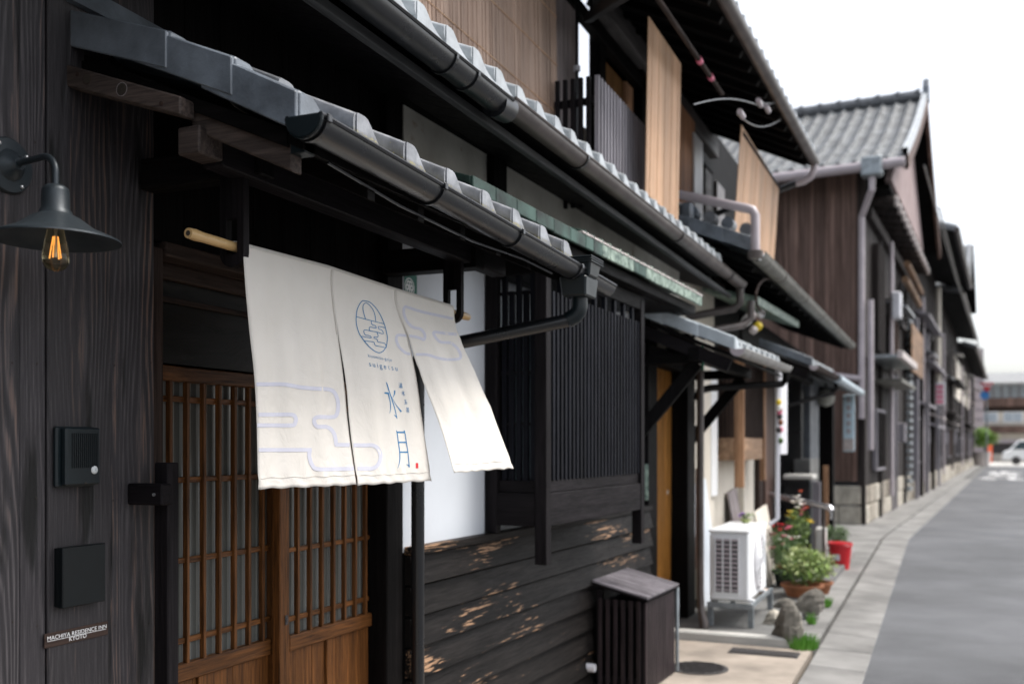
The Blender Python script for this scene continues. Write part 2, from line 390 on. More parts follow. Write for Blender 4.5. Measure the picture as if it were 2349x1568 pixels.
def cloth():
    m, t, b = newmat('unbleached_cotton'); src, v = coords(t, (1, 1, 1), False)
    wv = noise(t, v, 900, 2); f = noise(t, v, 6, 3)
    r = ramp(t, f, [(.3, (.68, .645, .59)), (.7, (.735, .70, .65))]); t.links.new(r.outputs[0], b.inputs['Base Color'])
    b.inputs['Roughness'].default_value = .9; b.inputs['Specular IOR Level'].default_value = .15
    p = bump(t, b, wv, .25, .0006)
    cr = noise(t, v, 14, 4, .6, .6); bump(t, b, cr, .35, .012, p)
    tr = N(t, 'ShaderNodeBsdfTranslucent'); tr.inputs[0].default_value = (.62, .57, .50, 1)
    mx = N(t, 'ShaderNodeMixShader'); mx.inputs[0].default_value = .14
    t.links.new(b.outputs[0], mx.inputs[1]); t.links.new(tr.outputs[0], mx.inputs[2]); t.links.new(mx.outputs[0], t.nodes['Material Output'].inputs[0])
    return m
M['cloth'] = cloth()
M['print_blue'] = plain('blue_dye', (.025, .17, .36), .8, 0, .1, 20, 0)
M['print_lilac'] = plain('pale_lilac_dye', (.51, .51, .58), .85, 0, .04, 20, 0)
def reed(name, a, b2):
    m, t, b = newmat(name); src, v = coords(t, (1, 1, .12), False)
    mq = N(t, 'ShaderNodeMapping'); mq.inputs['Scale'].default_value = (1, 1, .03); t.links.new(src, mq.inputs[0])
    f = mth(t, 'ADD', mth(t, 'MULTIPLY', noise(t, v, 70, 5), .4), mth(t, 'MULTIPLY', noise(t, mq.outputs[0], 20, 5, .7), .6)); bigf = noise(t, v, 3, 3)
    r = ramp(t, f, [(.3, a), (.7, b2)]); r2 = ramp(t, bigf, [(.35, .7), (.65, 1.2)])
    t.links.new(mixc(t, 1.0, r.outputs[0], r2.outputs[0], 'MULTIPLY'), b.inputs['Base Color']); b.inputs['Roughness'].default_value = .6
    return m
M['reed'] = reed('brown_reed', (.19, .12, .085), (.44, .31, .235))
M['reed_tan'] = reed('tan_reed', (.43, .245, .135), (.65, .43, .275))
def glass(name, col, rough=.08):
    m, t, b = newmat(name); src, v = coords(t); f = noise(t, v, 3, 2)
    r = ramp(t, f, [(.3, tuple(c * .85 for c in col)), (.7, col)]); t.links.new(r.outputs[0], b.inputs['Base Color'])
    b.inputs['Roughness'].default_value = rough; b.inputs['Specular IOR Level'].default_value = .6
    bump(t, b, noise(t, v, 9, 2), .06, .01); return m
M['pane'] = glass('frosted_grey_glass', (.20, .205, .19), .12)
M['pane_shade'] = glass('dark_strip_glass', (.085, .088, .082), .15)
M['pane_dark'] = glass('dark_window_glass', (.06, .085, .095), .06)
M['pane_far'] = glass('pale_window_glass', (.42, .48, .54), .1)
m, t, b = newmat('clear_bulb_glass'); b.inputs['Base Color'].default_value = (1, .86, .55, 1); b.inputs['Roughness'].default_value = .02
b.inputs['Transmission Weight'].default_value = 1; b.inputs['IOR'].default_value = 1.3; M['bulb'] = m
m, t, b = newmat('glowing_filament'); b.inputs['Base Color'].default_value = (.8, .3, .05, 1)
b.inputs['Emission Color'].default_value = (1, .42, .1, 1); b.inputs['Emission Strength'].default_value = .6; M['filament'] = m
# ================================================================ GROUND
def sheet(name, pts, z, mat, thick=.25, kind='structure'):
    mb = MB(); mb.prism([(p[0], p[1]) for p in pts], 'z', z - thick, z); return obj(name, mb, mat, None, 0, False, kind)
def dw(x, y): p = D.w((x, y, 0)); return (p.x, p.y)
sheet('ground', [(-260, -60), (320, -60), (320, 420), (-260, 420)], -.06, M['concrete_dark'], .4)
BY = 16.3                                              # where the street bends
k0 = math.tan(R(3.3))
def bend(x, y): return (x + max(0, y - BY) * k0, y)
road = [(-.42, -6), bend(-.42, BY), bend(-.42, 78), (14, 78), (14, -6)]
sheet('road', road, .0, M['asphalt'], .2)
sheet('crossing_road', [(-60, 78), (80, 78), (80, 96), (-60, 96)], -.004, M['concrete_pale'], .2)
# paved apron in front of the houses, the drain slot beside it
sheet('pavement', [(-3.2, -6), (-.80, -6), (-.80, 7.15), (-3.2, 7.15)], .02, M['concrete_tan'], .2)
sheet('pavement', [(-3.2, 7.15), (-.80, 7.15), bend(-.80, BY), bend(-.80, 78), (-6, 78), (-6, 12), (-3.2, 12)], .016, M['concrete'], .2)
sheet('raised_apron', [(-2.6, 7.2), (-1.02, 7.2), (-.97, 12.6), (-2.6, 12.6)], .075, M['concrete_dark'], .1)
mb = MB(); mb.box(-1.9, -.93, 7.10, 7.20, .0, .085); obj('step_edge', mb, M['concrete_pale'], None, .012, kind='structure')
# kerb slabs between drain and road, one by one
dr = thing('drain_edge', 'row of pale concrete gutter slabs between the dark drain slot and the asphalt', 'kerb', (-.6, 4, 0))
y = 2.4
while y < 60:
    L = .6 if y < 16 else 1.2
    if y < 46:
        ox = max(0, y - BY) * k0; ox2 = max(0, y + L - BY) * k0
        mb = MB(); e = .006
        mb.hexa([(-.765 + ox, y + e, -.1), (-.42 + ox, y + e, -.1), (-.765 + ox2, y + L - e, -.1), (-.42 + ox2, y + L - e, -.1),
                 (-.765 + ox, y + e, .022), (-.42 + ox, y + e, .004), (-.765 + ox2, y + L - e, .022), (-.42 + ox2, y + L - e, .004)])
        obj('slab', mb, M['concrete'], dr, .004)
    y += L
sheet('drain_slot', [(-.8, -6), (-.76, -6), bend(-.76, BY), bend(-.76, 78), bend(-.8, 78), bend(-.8, BY)], -.045, M['soil'], .05)
# iron covers
p = W.Z(1602, 1532, .02)
mb = MB(); mb.lathe((p[0], p[1], .02), [(0.001, .008), (.17, .008), (.185, .006), (.185, -.02)], 28)
mh = thing('manhole_cover', 'round dark manhole cover in the sandy concrete at the bottom edge', 'manhole', (p[0], p[1], .0))
obj('cover', mb, M['iron'], mh, 0)
mb = MB()
for i in range(-4, 5):
    hw = math.sqrt(max(0, .16 ** 2 - (i * .036) ** 2)); mb.box(p[0] - hw, p[0] + hw, p[1] + i * .036 - .006, p[1] + i * .036 + .006, .026, .033)
obj('tread_ribs', mb, M['iron'], mh)
p = W.Z(1752, 1497, .02)
gt = thing('drain_grate', 'flat rectangular iron drain grate in the pavement before the air conditioner', 'grate', (p[0], p[1], 0))
mb = MB(); mb.box(p[0] - .23, p[0] + .23, p[1] - .09, p[1] + .09, .0, .024); obj('frame', mb, M['iron'], gt)
me = lmesh('bar', MB().box(-.004, .004, -.075, .075, 0, .008), M['iron'])
for i in range(22): piece('bar', me, gt, (p[0] - .21 + i * .02, p[1], .024))

# ================================================================ ROOF TILES
def tile_profile(p, h):
    return [(-.008, h * .45), (-.008, h * .80), (-.004, h * .93), (.006, h), (.038, h), (.052, h * .96), (.066, h * .82), (.085, h * .58), (.105, h * .36), (.13, h * .17), (.155, h * .06), (p - .02, 0), (p - .001, .001)]
def tile_mesh(name, p, L, h, slope, mat, eave=True, drop=.035, th=.016):
    """J-shaped roof tile; front edge at x=0, body rises towards -x"""
    pr = tile_profile(p, h); mb = MB(); k = len(pr)
    def rows(x): 
        z0 = -x * slope
        return [(x, a, b + z0) for a, b in pr] + [(x, max(a, 0.0), b + z0 - th) for a, b in reversed(pr)]
    rr = [rows(0), rows(-L)]
    n = len(mb.v); m = 2 * k
    for r in rr: mb.v += r
    for j in range(m):
        j2 = (j + 1) % m; mb.f.append((n + j, n + j2, n + m + j2, n + m + j))
    for j in range(k - 1):
        for o_ in (0, m): mb.f.append((n + o_ + j, n + o_ + j + 1, n + o_ + m - 2 - j, n + o_ + m - 1 - j))
    if eave:   # hanging front apron
        pts = [(0.002, -drop)] + [(max(a, .002), b) for a, b in pr[1:]] + [(p - .003, -drop)]
        mb.prism(pts, 'x', -.018, .004)
    return lmesh(name, mb, mat, 0, True)
def verge_tile(name, L, slope, mat, hh=.085, p=.23, h=.07):
    """first tile of a roof edge: deep side flap, flat roll on top, hollow falling to the next tile; z=0 is the roll's top"""
    mb = MB()
    def q(x, y, z): return (x, y, z - x * slope)
    pf = [(-.004, -.004), (.004, 0), (.050, 0), (.066, -h * .14), (.09, -h * .42), (.125, -h * .76), (.165, -h * .94), (p, -h)]
    k = len(pf); n = len(mb.v)
    for x in (0, -L):
        mb.v += [q(x, a, b) for a, b in pf] + [q(x, a, b - .016) for a, b in reversed(pf)]
    m = 2 * k
    for j in range(m):
        j2 = (j + 1) % m; mb.f.append((n + j, n + j2, n + m + j2, n + m + j))
    for j in range(k - 1):
        for o_ in (0, m): mb.f.append((n + o_ + j, n + o_ + j + 1, n + o_ + m - 2 - j, n + o_ + m - 1 - j))
    mb.hexa([q(-L, -.014, -hh), q(0, -.014, -hh), q(-L, -.003, -hh), q(0, -.003, -hh), q(-L, -.014, -.004), q(0, -.014, -.004), q(-L, -.003, -.004), q(0, -.003, -.004)])
    mb.prism([(-.003, -hh)] + [(max(a, -.003), b - .001) for a, b in pf] + [(p, -hh)], 'x', -.016, .003)
    return lmesh(name, mb, mat, .0025)
def roof_strip(parent, fr, xe, y0, y1, z0, z1, pitch, slope, courses, cl, h, mat_e, mat_r, names=('eave_tile', 'roof_tile')):
    n = int(round((y1 - y0) / pitch)); pitch = (y1 - y0) / n
    me = tile_mesh(names[0], pitch, cl, h, slope, mat_e); mr = tile_mesh(names[1], pitch, cl, h, slope, mat_r, False)
    for i in range(n):
        yy = y0 + i * pitch; zz = z0 + (z1 - z0) * i / n
        piece(names[0], me, parent, (xe + random.uniform(-.002, .002), yy, zz + random.uniform(-.0015, .0015)), fr)
        for c in range(1, courses):
            piece(names[1], mr, parent, (xe - c * (cl - .03), yy, zz + c * (cl - .03) * slope + .016), fr)
def half_gutter(fr, x, y0, y1, z0, z1, r, th=.003, n=12, lip=.006):
    """half-round gutter running along y; z is the rim height"""
    mb = MB(fr); rows = []
    for (yy, zz) in ((y0, z0), (y1, z1)):
        row = []
        for k in range(n + 1):
            a = math.pi * k / n; row.append((x + r * math.cos(a), yy, zz - r * 1.0 * math.sin(a)))
        for k in range(n, -1, -1):
            a = math.pi * k / n; row.append((x + (r - th) * math.cos(a), yy, zz - (r - th) * math.sin(a)))
        rows.append(row)
    mb.grid(rows, True)
    m = len(rows[0]); mb.f += [tuple(range(m)), tuple(range(m, 2 * m))] if False else []
    mb.tube([(x + r, y0, z0), (x + r, y1, z1)], lip, 6)
    mb.tube([(x - r, y0, z0), (x - r, y1, z1)], lip, 6)
    return mb
def gutter_ring(fr, x, y, z, r, wd=.02):
    mb = MB(fr); rows = []
    for k in range(13):
        a = math.pi * k / 12
        c, s_ = math.cos(a), -math.sin(a)
        rows.append([(x + (r + .001) * c, y - wd / 2, z + (r + .001) * s_), (x + (r + .006) * c, y - wd / 2, z + (r + .006) * s_), (x + (r + .006) * c, y + wd / 2, z + (r + .006) * s_), (x + (r + .001) * c, y + wd / 2, z + (r + .001) * s_)])
    return mb.grid(rows, True)

# ================================================================ THE INN
WX = -1.95
inn = thing('inn_house', 'dark charred-cedar inn front at the left with brown lattice sliding doors behind the curtain', 'house', (WX, 2.0, 0))
seams = [-150, -45, 46, 108, 256, 357]
for i in range(len(seams) - 1):
    a = W.X(seams[i], 800, WX)[1]; b_ = W.X(seams[i + 1], 800, WX)[1]
    mb = MB(); mb.box(WX - .03, WX - (0.0 if i % 2 else .004), a + .0018, b_ - .0018, 0, 3.0); obj('wall_board', mb, M['cedar'], inn, .0025)
mb = MB(); mb.box(WX - .2, WX - .031, -2.5, 2.10, 0, 3.0); mb.box(WX - .06, WX, -2.5, W.X(-150, 800, WX)[1], 0, 3.0); obj('wall', mb, M['black_z'], inn)
yj0, yj1 = W.X(357, 800, WX)[1], W.X(375, 800, WX - .02)[1]
mb = MB(); mb.box(WX - .14, WX - .02, yj0 + .001, yj1, 0, 1.965); obj('door_jamb', mb, M['old_z'], inn, .003)
yR0, yR1 = W.X(888, 1300, WX)[1], W.X(924, 1300, WX)[1]
mb = MB(); mb.box(WX - .16, WX, yR0, yR1, 0, 3.0); obj('corner_post', mb, M['black_z'], inn, .004)
mb = MB(); mb.box(WX - .14, WX - .01, yj1, yR0, 1.945, 1.985); obj('door_lintel', mb, M['old_y'], inn, .003)
# upper wall boards above the door, nearly black
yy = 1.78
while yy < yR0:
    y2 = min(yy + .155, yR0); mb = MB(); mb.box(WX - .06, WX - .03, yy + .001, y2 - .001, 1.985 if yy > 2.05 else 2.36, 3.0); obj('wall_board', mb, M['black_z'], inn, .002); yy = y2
# transom over the doors
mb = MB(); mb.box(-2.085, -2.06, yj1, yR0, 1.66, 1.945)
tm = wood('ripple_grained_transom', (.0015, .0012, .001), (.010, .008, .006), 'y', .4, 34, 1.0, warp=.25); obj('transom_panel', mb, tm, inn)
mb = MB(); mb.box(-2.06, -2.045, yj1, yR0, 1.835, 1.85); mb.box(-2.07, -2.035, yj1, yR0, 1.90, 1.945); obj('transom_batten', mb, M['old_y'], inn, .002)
mb = MB(); mb.box(-2.4, -2.3, 1.9, 3.7, 0, 3.0); obj('inner_wall', mb, M['dark'], inn)
mb = MB(); mb.box(-2.16, -1.93, yj1, yR0, 0, .04); obj('door_sill', mb, M['old_y'], inn)
def sliding_door(label, xf, y0, y1, bars, rows, rail_z, stile_l, stile_r, ztop, panel_battens):
    d_ = obj('sliding_door', MB().box(xf - .034, xf - .001, y0 + stile_l * .02, y1 - .002, .035, .05), M['brown_y'], inn); d_['label'] = label
    for a, b_ in ((y0, y0 + stile_l), (y1 - stile_r, y1)):
        obj('stile', MB().box(xf - .034, xf, a, b_, .05, ztop), M['brown_z'], d_, .003)
    obj('rail', MB().box(xf - .032, xf - .003, y0 + stile_l, y1 - stile_r, ztop - .045, ztop), M['brown_y'], d_, .003)
    obj('rail', MB().box(xf - .032, xf + .001, y0 + stile_l, y1 - stile_r, rail_z - .052, rail_z), M['brown_y'], d_, .004)
    mb = lmesh('lattice_bar', MB().box(-.018, 0, -.0062, .0062, rail_z, ztop - .045), M['brown_z'], .0015)
    for yb in bars: piece('lattice_bar', mb, d_, (xf - .002, yb + random.uniform(-.001, .001), 0))
    ys = [y0 + stile_l] + list(bars) + [y1 - stile_r]
    for z in rows:      # rungs woven between the upright bars
        for i in range(len(ys) - 1):
            dx = random.uniform(-.002, .002); obj('lattice_rung', MB().box(xf - .021 + dx, xf - .011 + dx, ys[i] + .006, ys[i + 1] - .006, z - .0085 + dx, z + .0085), M['brown_y'], d_, .0015)
    obj('pane', MB().box(xf - .031, xf - .027, y0 + stile_l, y1 - stile_r, rail_z, ztop - .045), M['pane'], d_)
    for yb in bars: obj('slat_shade_strip', MB().box(xf - .0268, xf - .0258, yb - .036, yb - .014, rail_z, ztop - .046), M['pane_shade'], d_)  # dark strips on the opaque pane: painted shadow-like reflection of an inner lattice
    n = max(2, int((y1 - y0) / .17)); w_ = (y1 - y0 - stile_l - stile_r) / n
    for i in range(n): obj('board', MB().box(xf - .03, xf - .016, y0 + stile_l + i * w_ + .001, y0 + stile_l + (i + 1) * w_ - .001, .05, rail_z - .052), M['brown_z'], d_, .001)
    for yb in panel_battens: obj('batten', MB().box(xf - .016, xf - .004, yb - .016, yb + .016, .05, rail_z - .052), M['brown_z'], d_, .002)
    return d_
yL = [2.2845 + i * .0724 for i in range(7)]
yr0 = W.X(642, 1300, -2.02)[1]; yr1 = W.X(886, 1300, -2.02)[1]
sliding_door('near leaf of the lattice sliding door', -2.06, W.X(330, 1300, -2.06)[1], yr0 + .045, yL + [yL[-1] + .0724], (1.559, 1.3185, 1.078, .839), .772, .03, .03, 1.655, (2.42,))
dr_ = sliding_door('far leaf of the lattice sliding door', -2.02, yr0, yr1, [2.859 + i * .0733 for i in range(7)], (1.559, 1.3185, 1.065, .83), .775, W.X(664, 1300, -2.02)[1] - yr0, .03, 1.655, (3.05,))
p = W.X(657, 1421, -2.018)
mb = MB(); mb.lathe(p, [(.001, .004), (.006, .004), (.008, .001), (.008, -.002)], 12, 'x'); mb.box(p[0] - .001, p[0] + .001, p[1] - .008, p[1] + .008, p[2] - .016, p[2] + .016); obj('lock', mb, M['iron'], dr_)
p = W.X(874, 1373, -2.018); mb = MB(); mb.box(p[0] - .001, p[0] + .002, p[1] - .012, p[1] + .012, p[2] - .035, p[2] + .035); obj('finger_pull', mb, M['plastic_black'], dr_, .002)
for px in (26, 83, 222, 262, 345):
    for py in (836, 1143, 1430, 330, 560):
        q = W.X(px + random.uniform(-3, 3), py + random.uniform(-5, 5), WX); obj('nail', MB().lathe((WX, q[1], q[2]), [(.001, .0012), (.0022, .0008), (.0026, .0)], 8, 'x'), M['soil'], inn)
# latch post and its block
mb = MB(); mb.box(-1.905, -1.858, 2.044, 2.086, 0, 1.376); obj('latch_post', mb, M['char_z'], inn, .003)
mb = MB(); mb.box(-1.955, -1.838, 2.0, 2.041, 1.266, 1.322); obj('latch_block', mb, M['char_x'], inn, .004)
p = (-1.863, 1.999, 1.294); mb = MB(); mb.lathe(p, [(.001, -.002), (.004, -.002), (.004, .002)], 10, 'y'); obj('screw', mb, M['screw'], inn)

# ---- porch roof of the inn
XE = -1.30; YV = 1.833; YE = 3.755; SL = .45
pr = thing('inn_porch_roof', 'small tiled porch roof above the cream curtain, with verge tiles stepping up to the left', 'roof', (-1.6, 2.8, 2.1))
roof_strip(pr, W, XE, YV + .236, YE, 2.150, 2.110, .24, SL, 3, .25, .080, M['tile_lichen'], M['tile'])
for kv, ((px, py), s_, L_t) in enumerate((((679, 212), .50, .262), ((534, 135), .42, .285), ((387, 77), .33, .30))):
    q = W.Y(px, py, YV - .012); piece('verge_tile', verge_tile('verge_tile', L_t, s_, M['tile_dark'], .092, .236, .072), pr, (q[0], YV - .004 * kv, q[2] + .008))
mb = MB(); mb.hexa([(-1.955, 1.80, 2.50), (-1.93, 1.80, 2.50), (-1.955, 3.45, 2.50), (-1.93, 3.45, 2.50), (-1.955, 1.80, 2.56), (-1.945, 1.80, 2.56), (-1.955, 3.45, 2.54), (-1.945, 3.45, 2.54)]); obj('flashing', mb, M['tile_dark'], pr)
def sz(x): return 2.10 - (x - XE) * SL
mb = MB(); mb.hexa([(-1.955, YV + .02, sz(-1.95) - .02), (XE + .0, YV + .02, sz(XE) - .02), (-1.955, YE - .03, sz(-1.95) - .02), (XE, YE - .03, sz(XE) - .02), (-1.955, YV + .02, sz(-1.95)), (XE, YV + .02, sz(XE)), (-1.955, YE - .03, sz(-1.95)), (XE, YE - .03, sz(XE))]); obj('roof_deck', mb, M['black_y'], pr)
me = lmesh('rafter', MB().prism([(XE - .01, sz(XE) - .065), (XE - .01, sz(XE) - .02), (-1.95, sz(-1.95) - .02), (-1.95, sz(-1.95) - .065)], 'y', -.018, .018), M['black_x'], .002)
for i in range(7): piece('rafter', me, pr, (0, 2.16 + i * .262, 0))
# curved gable boards below the verge
mb = MB(); mb.hexa([(-1.99, 1.800, 2.308), (-1.60, 1.800, 2.178), (-1.99, 1.85, 2.308), (-1.60, 1.85, 2.178), (-1.99, 1.800, 2.362), (-1.60, 1.800, 2.222), (-1.99, 1.85, 2.362), (-1.60, 1.85, 2.222)]); obj('bracket_arm', mb, M['arm'], pr, .004)
for kx, kz, kr in ((-1.885, 2.302, .011), (-1.775, 2.262, .0135)):
    mb = MB(); mb.lathe((kx, 1.7992, kz), [(kr, .0), (kr * 1.25, .0), (kr * 1.25, .002)], 14, 'y'); obj('knot_ring', mb, M['old_z'] if kr < .012 else M['mauve'], pr)
    mb = MB(); mb.lathe((kx, 1.7985, kz), [(.001, .0), (kr, .0), (kr * 1.35, .002)], 14, 'y'); obj('knot', mb, M['soil'], pr)
for kx, kz in ((-1.915, 2.318), (-1.655, 2.212)):
    mb = MB(); mb.lathe((kx, 1.7995, kz), [(.001, -.0015), (.006, -.001), (.006, .003)], 12, 'y'); obj('peg', mb, M['old_z'], pr)
mb = MB(); mb.hexa([(-1.62, 1.86, 2.165), (-1.335, 1.86, 2.035), (-1.62, 1.90, 2.165), (-1.335, 1.90, 2.035), (-1.62, 1.86, 2.235), (-1.335, 1.86, 2.125), (-1.62, 1.90, 2.235), (-1.335, 1.90, 2.125)]); obj('gable_board', mb, M['arm'], pr, .004)
mb = MB(); mb.hexa([(-1.955, YV + .012, 2.355), (-1.34, YV + .012, 2.088), (-1.955, YV + .03, 2.355), (-1.34, YV + .03, 2.088), (-1.955, YV + .012, 2.375), (-1.34, YV + .012, 2.13), (-1.955, YV + .03, 2.375), (-1.34, YV + .03, 2.13)]); obj('gable_board', mb, M['black_x'], pr, .002)
mb = MB(); mb.box(-1.64, -1.575, 1.835, 1.92, 2.10, 2.165); obj('purlin_end', mb, M['arm'], pr, .004)
mb = MB(); mb.box(-1.638, -1.577, 1.92, 3.62, 2.09, 2.165); obj('purlin', mb, M['char_y'], pr, .004)
mb = MB(); mb.box(-1.95, -1.56, 3.30, 3.38, 2.075, 2.165); obj('purlin_arm', mb, M['black_x'], pr, .004)
mb = MB(); mb.box(-1.95, -1.56, 2.04, 2.10, 2.10, 2.18); obj('purlin_arm', mb, M['black_x'], pr, .004)
# ---- black gutter of the porch
pg = thing('porch_gutter', 'black half-round gutter along the porch eave over the curtain, with outlet box', 'gutter', (-1.25, 2.8, 2.08))
gx, gr = -1.262, .043
def gz(y): return 2.132 - (y - 1.8) * .026
obj('trough', half_gutter(W, gx, 1.80, 3.93, gz(1.80), gz(3.93), gr), M['gutter'], pg, 0, True)
mb = MB(); mb.prism([(gx + .0445 * math.cos(math.pi * k / 12), gz(1.8) - .0445 * math.sin(math.pi * k / 12)) for k in range(13)], 'y', 1.797, 1.803); obj('end_cap', mb, M['plastic_slate'], pg)
mb = MB(); mb.tube([(gx + .046 * math.cos(math.pi * k / 12), 1.803, gz(1.8) - .046 * math.sin(math.pi * k / 12)) for k in range(13)] , .004, 6); mb.tube([(gx - .045, 1.803, gz(1.8)), (gx + .045, 1.803, gz(1.8))], .004, 6); obj('end_rim', mb, M['plastic_slate'], pg)
for px, py in ((738, 300), (1008, 452), (1188, 552), (1325, 620)):
    yy = W.X(px, py, gx + .03)[1]; r_ = obj('bracket', gutter_ring(W, gx, yy, gz(yy), gr, .012), M['gutter'], pg)
    obj('clip', MB().box(gx + gr - .004, gx + gr + .010, yy - .008, yy + .008, gz(yy) - .012, gz(yy) + .006), M['gutter'], r_, .002)
bx = 3.60
def taper(x0, x1, y0, y1, z0, X0, X1, Y0, Y1, z1): return [(x0, y0, z0), (x1, y0, z0), (x0, y1, z0), (x1, y1, z0), (X0, Y0, z1), (X1, Y0, z1), (X0, Y1, z1), (X1, Y1, z1)]
mb = MB(); mb.hexa(taper(gx - .050, gx + .046, bx - .062, bx + .062, 1.985, gx - .058, gx + .052, bx - .074, bx + .074, 2.06)); mb.hexa(taper(gx - .02, gx + .055, bx - .045, bx + .055, 2.06, gx - .03, gx + .066, bx - .06, bx + .075, 2.128)); obj('outlet_box', mb, M['plastic_slate'], pg, .006)
for zz in (2.113, 2.122, 2.131): obj('outlet_rim', MB().box(gx - .034, gx + .071, bx - .065, bx + .08, zz - .003, zz + .003), M['plastic_slate'], pg, .002)
pts = [(gx, bx, 1.99), (gx, bx, 1.95), (gx - .004, bx, 1.932), (gx - .018, bx - .002, 1.916), (gx - .045, bx - .008, 1.900)]
e = Vector((-1.83, 3.40, 1.79)); s0 = Vector(pts[-1])
mb = MB(); mb.tube(pts, .031, 16); obj('elbow', mb, M['plastic_slate'], pg, 0, True)
mb = MB(); mb.tube([s0 + (e - s0) * .0, s0 + (e - s0) * .97, e + Vector((-.012, -.002, -.02)), (-1.852, 3.396, 1.74), (-1.852, 3.396, .02)], .026, 16); obj('downpipe', mb, M['gutter'], pg, 0, True)
mb = MB(); mb.tube([(-1.30, 1.95, 2.075), (-1.31, 2.3, 2.055), (-1.31, 2.75, 2.045), (-1.29, 3.1, 2.05), (-1.28, 3.35, 2.04)], .004, 6); obj('cable', mb, M['gutter'], pg)
mb = MB(); mb.box(-1.34, -1.30, 1.86, 1.90, 2.075, 2.10); obj('cable_clip', mb, M['plastic_slate'], pg, .002)

# ---- the house eave above (shared long roof edge)
ev = thing('long_eave_roof', 'long tiled eave above the inn and its neighbour, pale tile ends over a dark and brown gutter', 'roof', (-1.55, 4.5, 2.6))
EX = -1.50; EZ = 2.735
roof_strip(ev, W, EX, -.895, 7.58, EZ - .015, EZ + .05, .1995, .42, 3, .25, .062, M['tile_pale'], M['tile_pale'])
mb = MB(); mb.box(-1.600, -1.57, -1.0, 8.25, 2.635, 2.668); obj('fascia', mb, M['fascia'], ev, .003)
for i in range(56):
    ya = -.2 + i * .15; obj('soffit_board', MB().hexa([(-2.0, ya, 2.80), (-1.60, ya, 2.665), (-2.0, ya + .147, 2.80), (-1.60, ya + .147, 2.665), (-2.0, ya, 2.812), (-1.60, ya, 2.677), (-2.0, ya + .147, 2.812), (-1.60, ya + .147, 2.677)]), M['char_x'], ev)
mb = MB(); mb.hexa([(-2.3, -1, 2.83), (-1.5, -1, 2.70), (-2.3, 7.6, 2.83), (-1.5, 7.6, 2.70), (-2.3, -1, 3.0), (-1.5, -1, 2.735), (-2.3, 7.6, 3.0), (-1.5, 7.6, 2.735)]); obj('roof_deck', mb, M['dark'], ev)
eg = thing('eave_gutter', 'thick gutter under the pale tile ends, black nearby and brown beyond its joint', 'gutter', (-1.5, 4.5, 2.6))
ug = -1.492; ur = .052
ys_ = W.X(1165, 235, ug + .03)[1]
g1 = obj('trough', half_gutter(W, ug, -1.0, ys_, 2.692, 2.692, ur), M['gutter'], eg, 0, True); g1['label'] = 'black near length of the gutter'
g2 = obj('trough', half_gutter(W, ug, ys_ + .03, 8.25, 2.712, 2.75, ur * .92), M['gutter_brown'], eg, 0, True); g2['label'] = 'brown far length of the gutter'
mb = MB(); mb.tube([(ug, ys_ - .06, 2.672), (ug, ys_ + .05, 2.682)], .052, 16); obj('joint_collar', mb, M['gutter'], eg, 0, True)
def ugz(y): return 2.692 if y < ys_ else 2.712 + (y - ys_) / (8.25 - ys_) * .038
for px in (1040, 1090, 1345, 1565, 1680):
    yy = W.X(px, 300, ug + .04)[1]; obj('bracket', gutter_ring(W, ug, yy, ugz(yy), ur * (1 if yy < ys_ else .93), .016), M['gutter'], eg)
mb = MB(); mb.tube([(ug, 8.2, 2.70), (ug, 8.2, 2.58), (ug - .04, 8.18, 2.54), (-1.9, 8.05, 2.47)], .032, 12); obj('elbow', mb, M['gutter_brown'], eg, 0, True)

# ================================================================ NOREN (door curtain)
nb_y = (2.030, 3.262)
for i, yy in enumerate(nb_y):
    lab = ('black wooden hook bracket at the left end of the curtain, bamboo pole through its slot', 'black wooden hook bracket at the right end of the curtain, half hidden behind it')[i]
    br = thing('pole_bracket', lab, 'bracket', (-1.63, yy, 1.9), group='pole brackets')
    poly = [(-1.668, 2.12), (-1.668, 1.905)] + [(-1.631 - .037 * math.cos(math.pi * k / 8), 1.905 - .037 * math.sin(math.pi * k / 8)) for k in range(1, 9)] + [(-1.594, 2.12)]
    # plate with an open slot: two cheeks, a round foot, and a head
    mb = MB(); mb.prism([(-1.668, 1.905)] + [(-1.631 - .037 * math.cos(math.pi * k / 10), 1.905 - .037 * math.sin(math.pi * k / 10)) for k in range(1, 11)] + [(-1.614, 1.905)] + [(-1.631 + .017 * math.cos(math.pi * k / 8), 1.905 - .006 * math.sin(math.pi * k / 8)) for k in range(1, 8)] + [(-1.648, 1.905)], 'y', yy - .011, yy + .011)
    mb.box(-1.668, -1.648, yy - .011, yy + .011, 1.905, 1.99); mb.box(-1.614, -1.594, yy - .011, yy + .011, 1.905, 1.99); mb.box(-1.668, -1.594, yy - .011, yy + .011, 1.99, 2.12)
    obj('plate', mb, M['char_z'], br, 0)
pole = thing('bamboo_pole', 'pale bamboo pole carrying the cream curtain, its tip sticking out at the left', 'pole', (-1.631, 2.6, 1.92))
pts = []; rr = []
for i in range(64):
    y = 1.862 + i * (3.385 - 1.862) / 63; pts.append((-1.631, y, 1.921 - (y - 2) * .012)); rr.append(.0125)
for yn in (1.895, 2.2, 2.52, 2.83, 3.12, 3.35):
    for i, q in enumerate(pts):
        if abs(q[1] - yn) < .014: rr[i] = .0142
mb = MB(); mb.tube(pts, rr, 14); obj('stem', mb, M['bamboo'], pole, 0, True)
mb = MB(); mb.tube([(-1.631, 1.8605, 1.9225), (-1.631, 1.8625, 1.9225)], .0065, 12); obj('hollow', mb, M['soil'], pole)

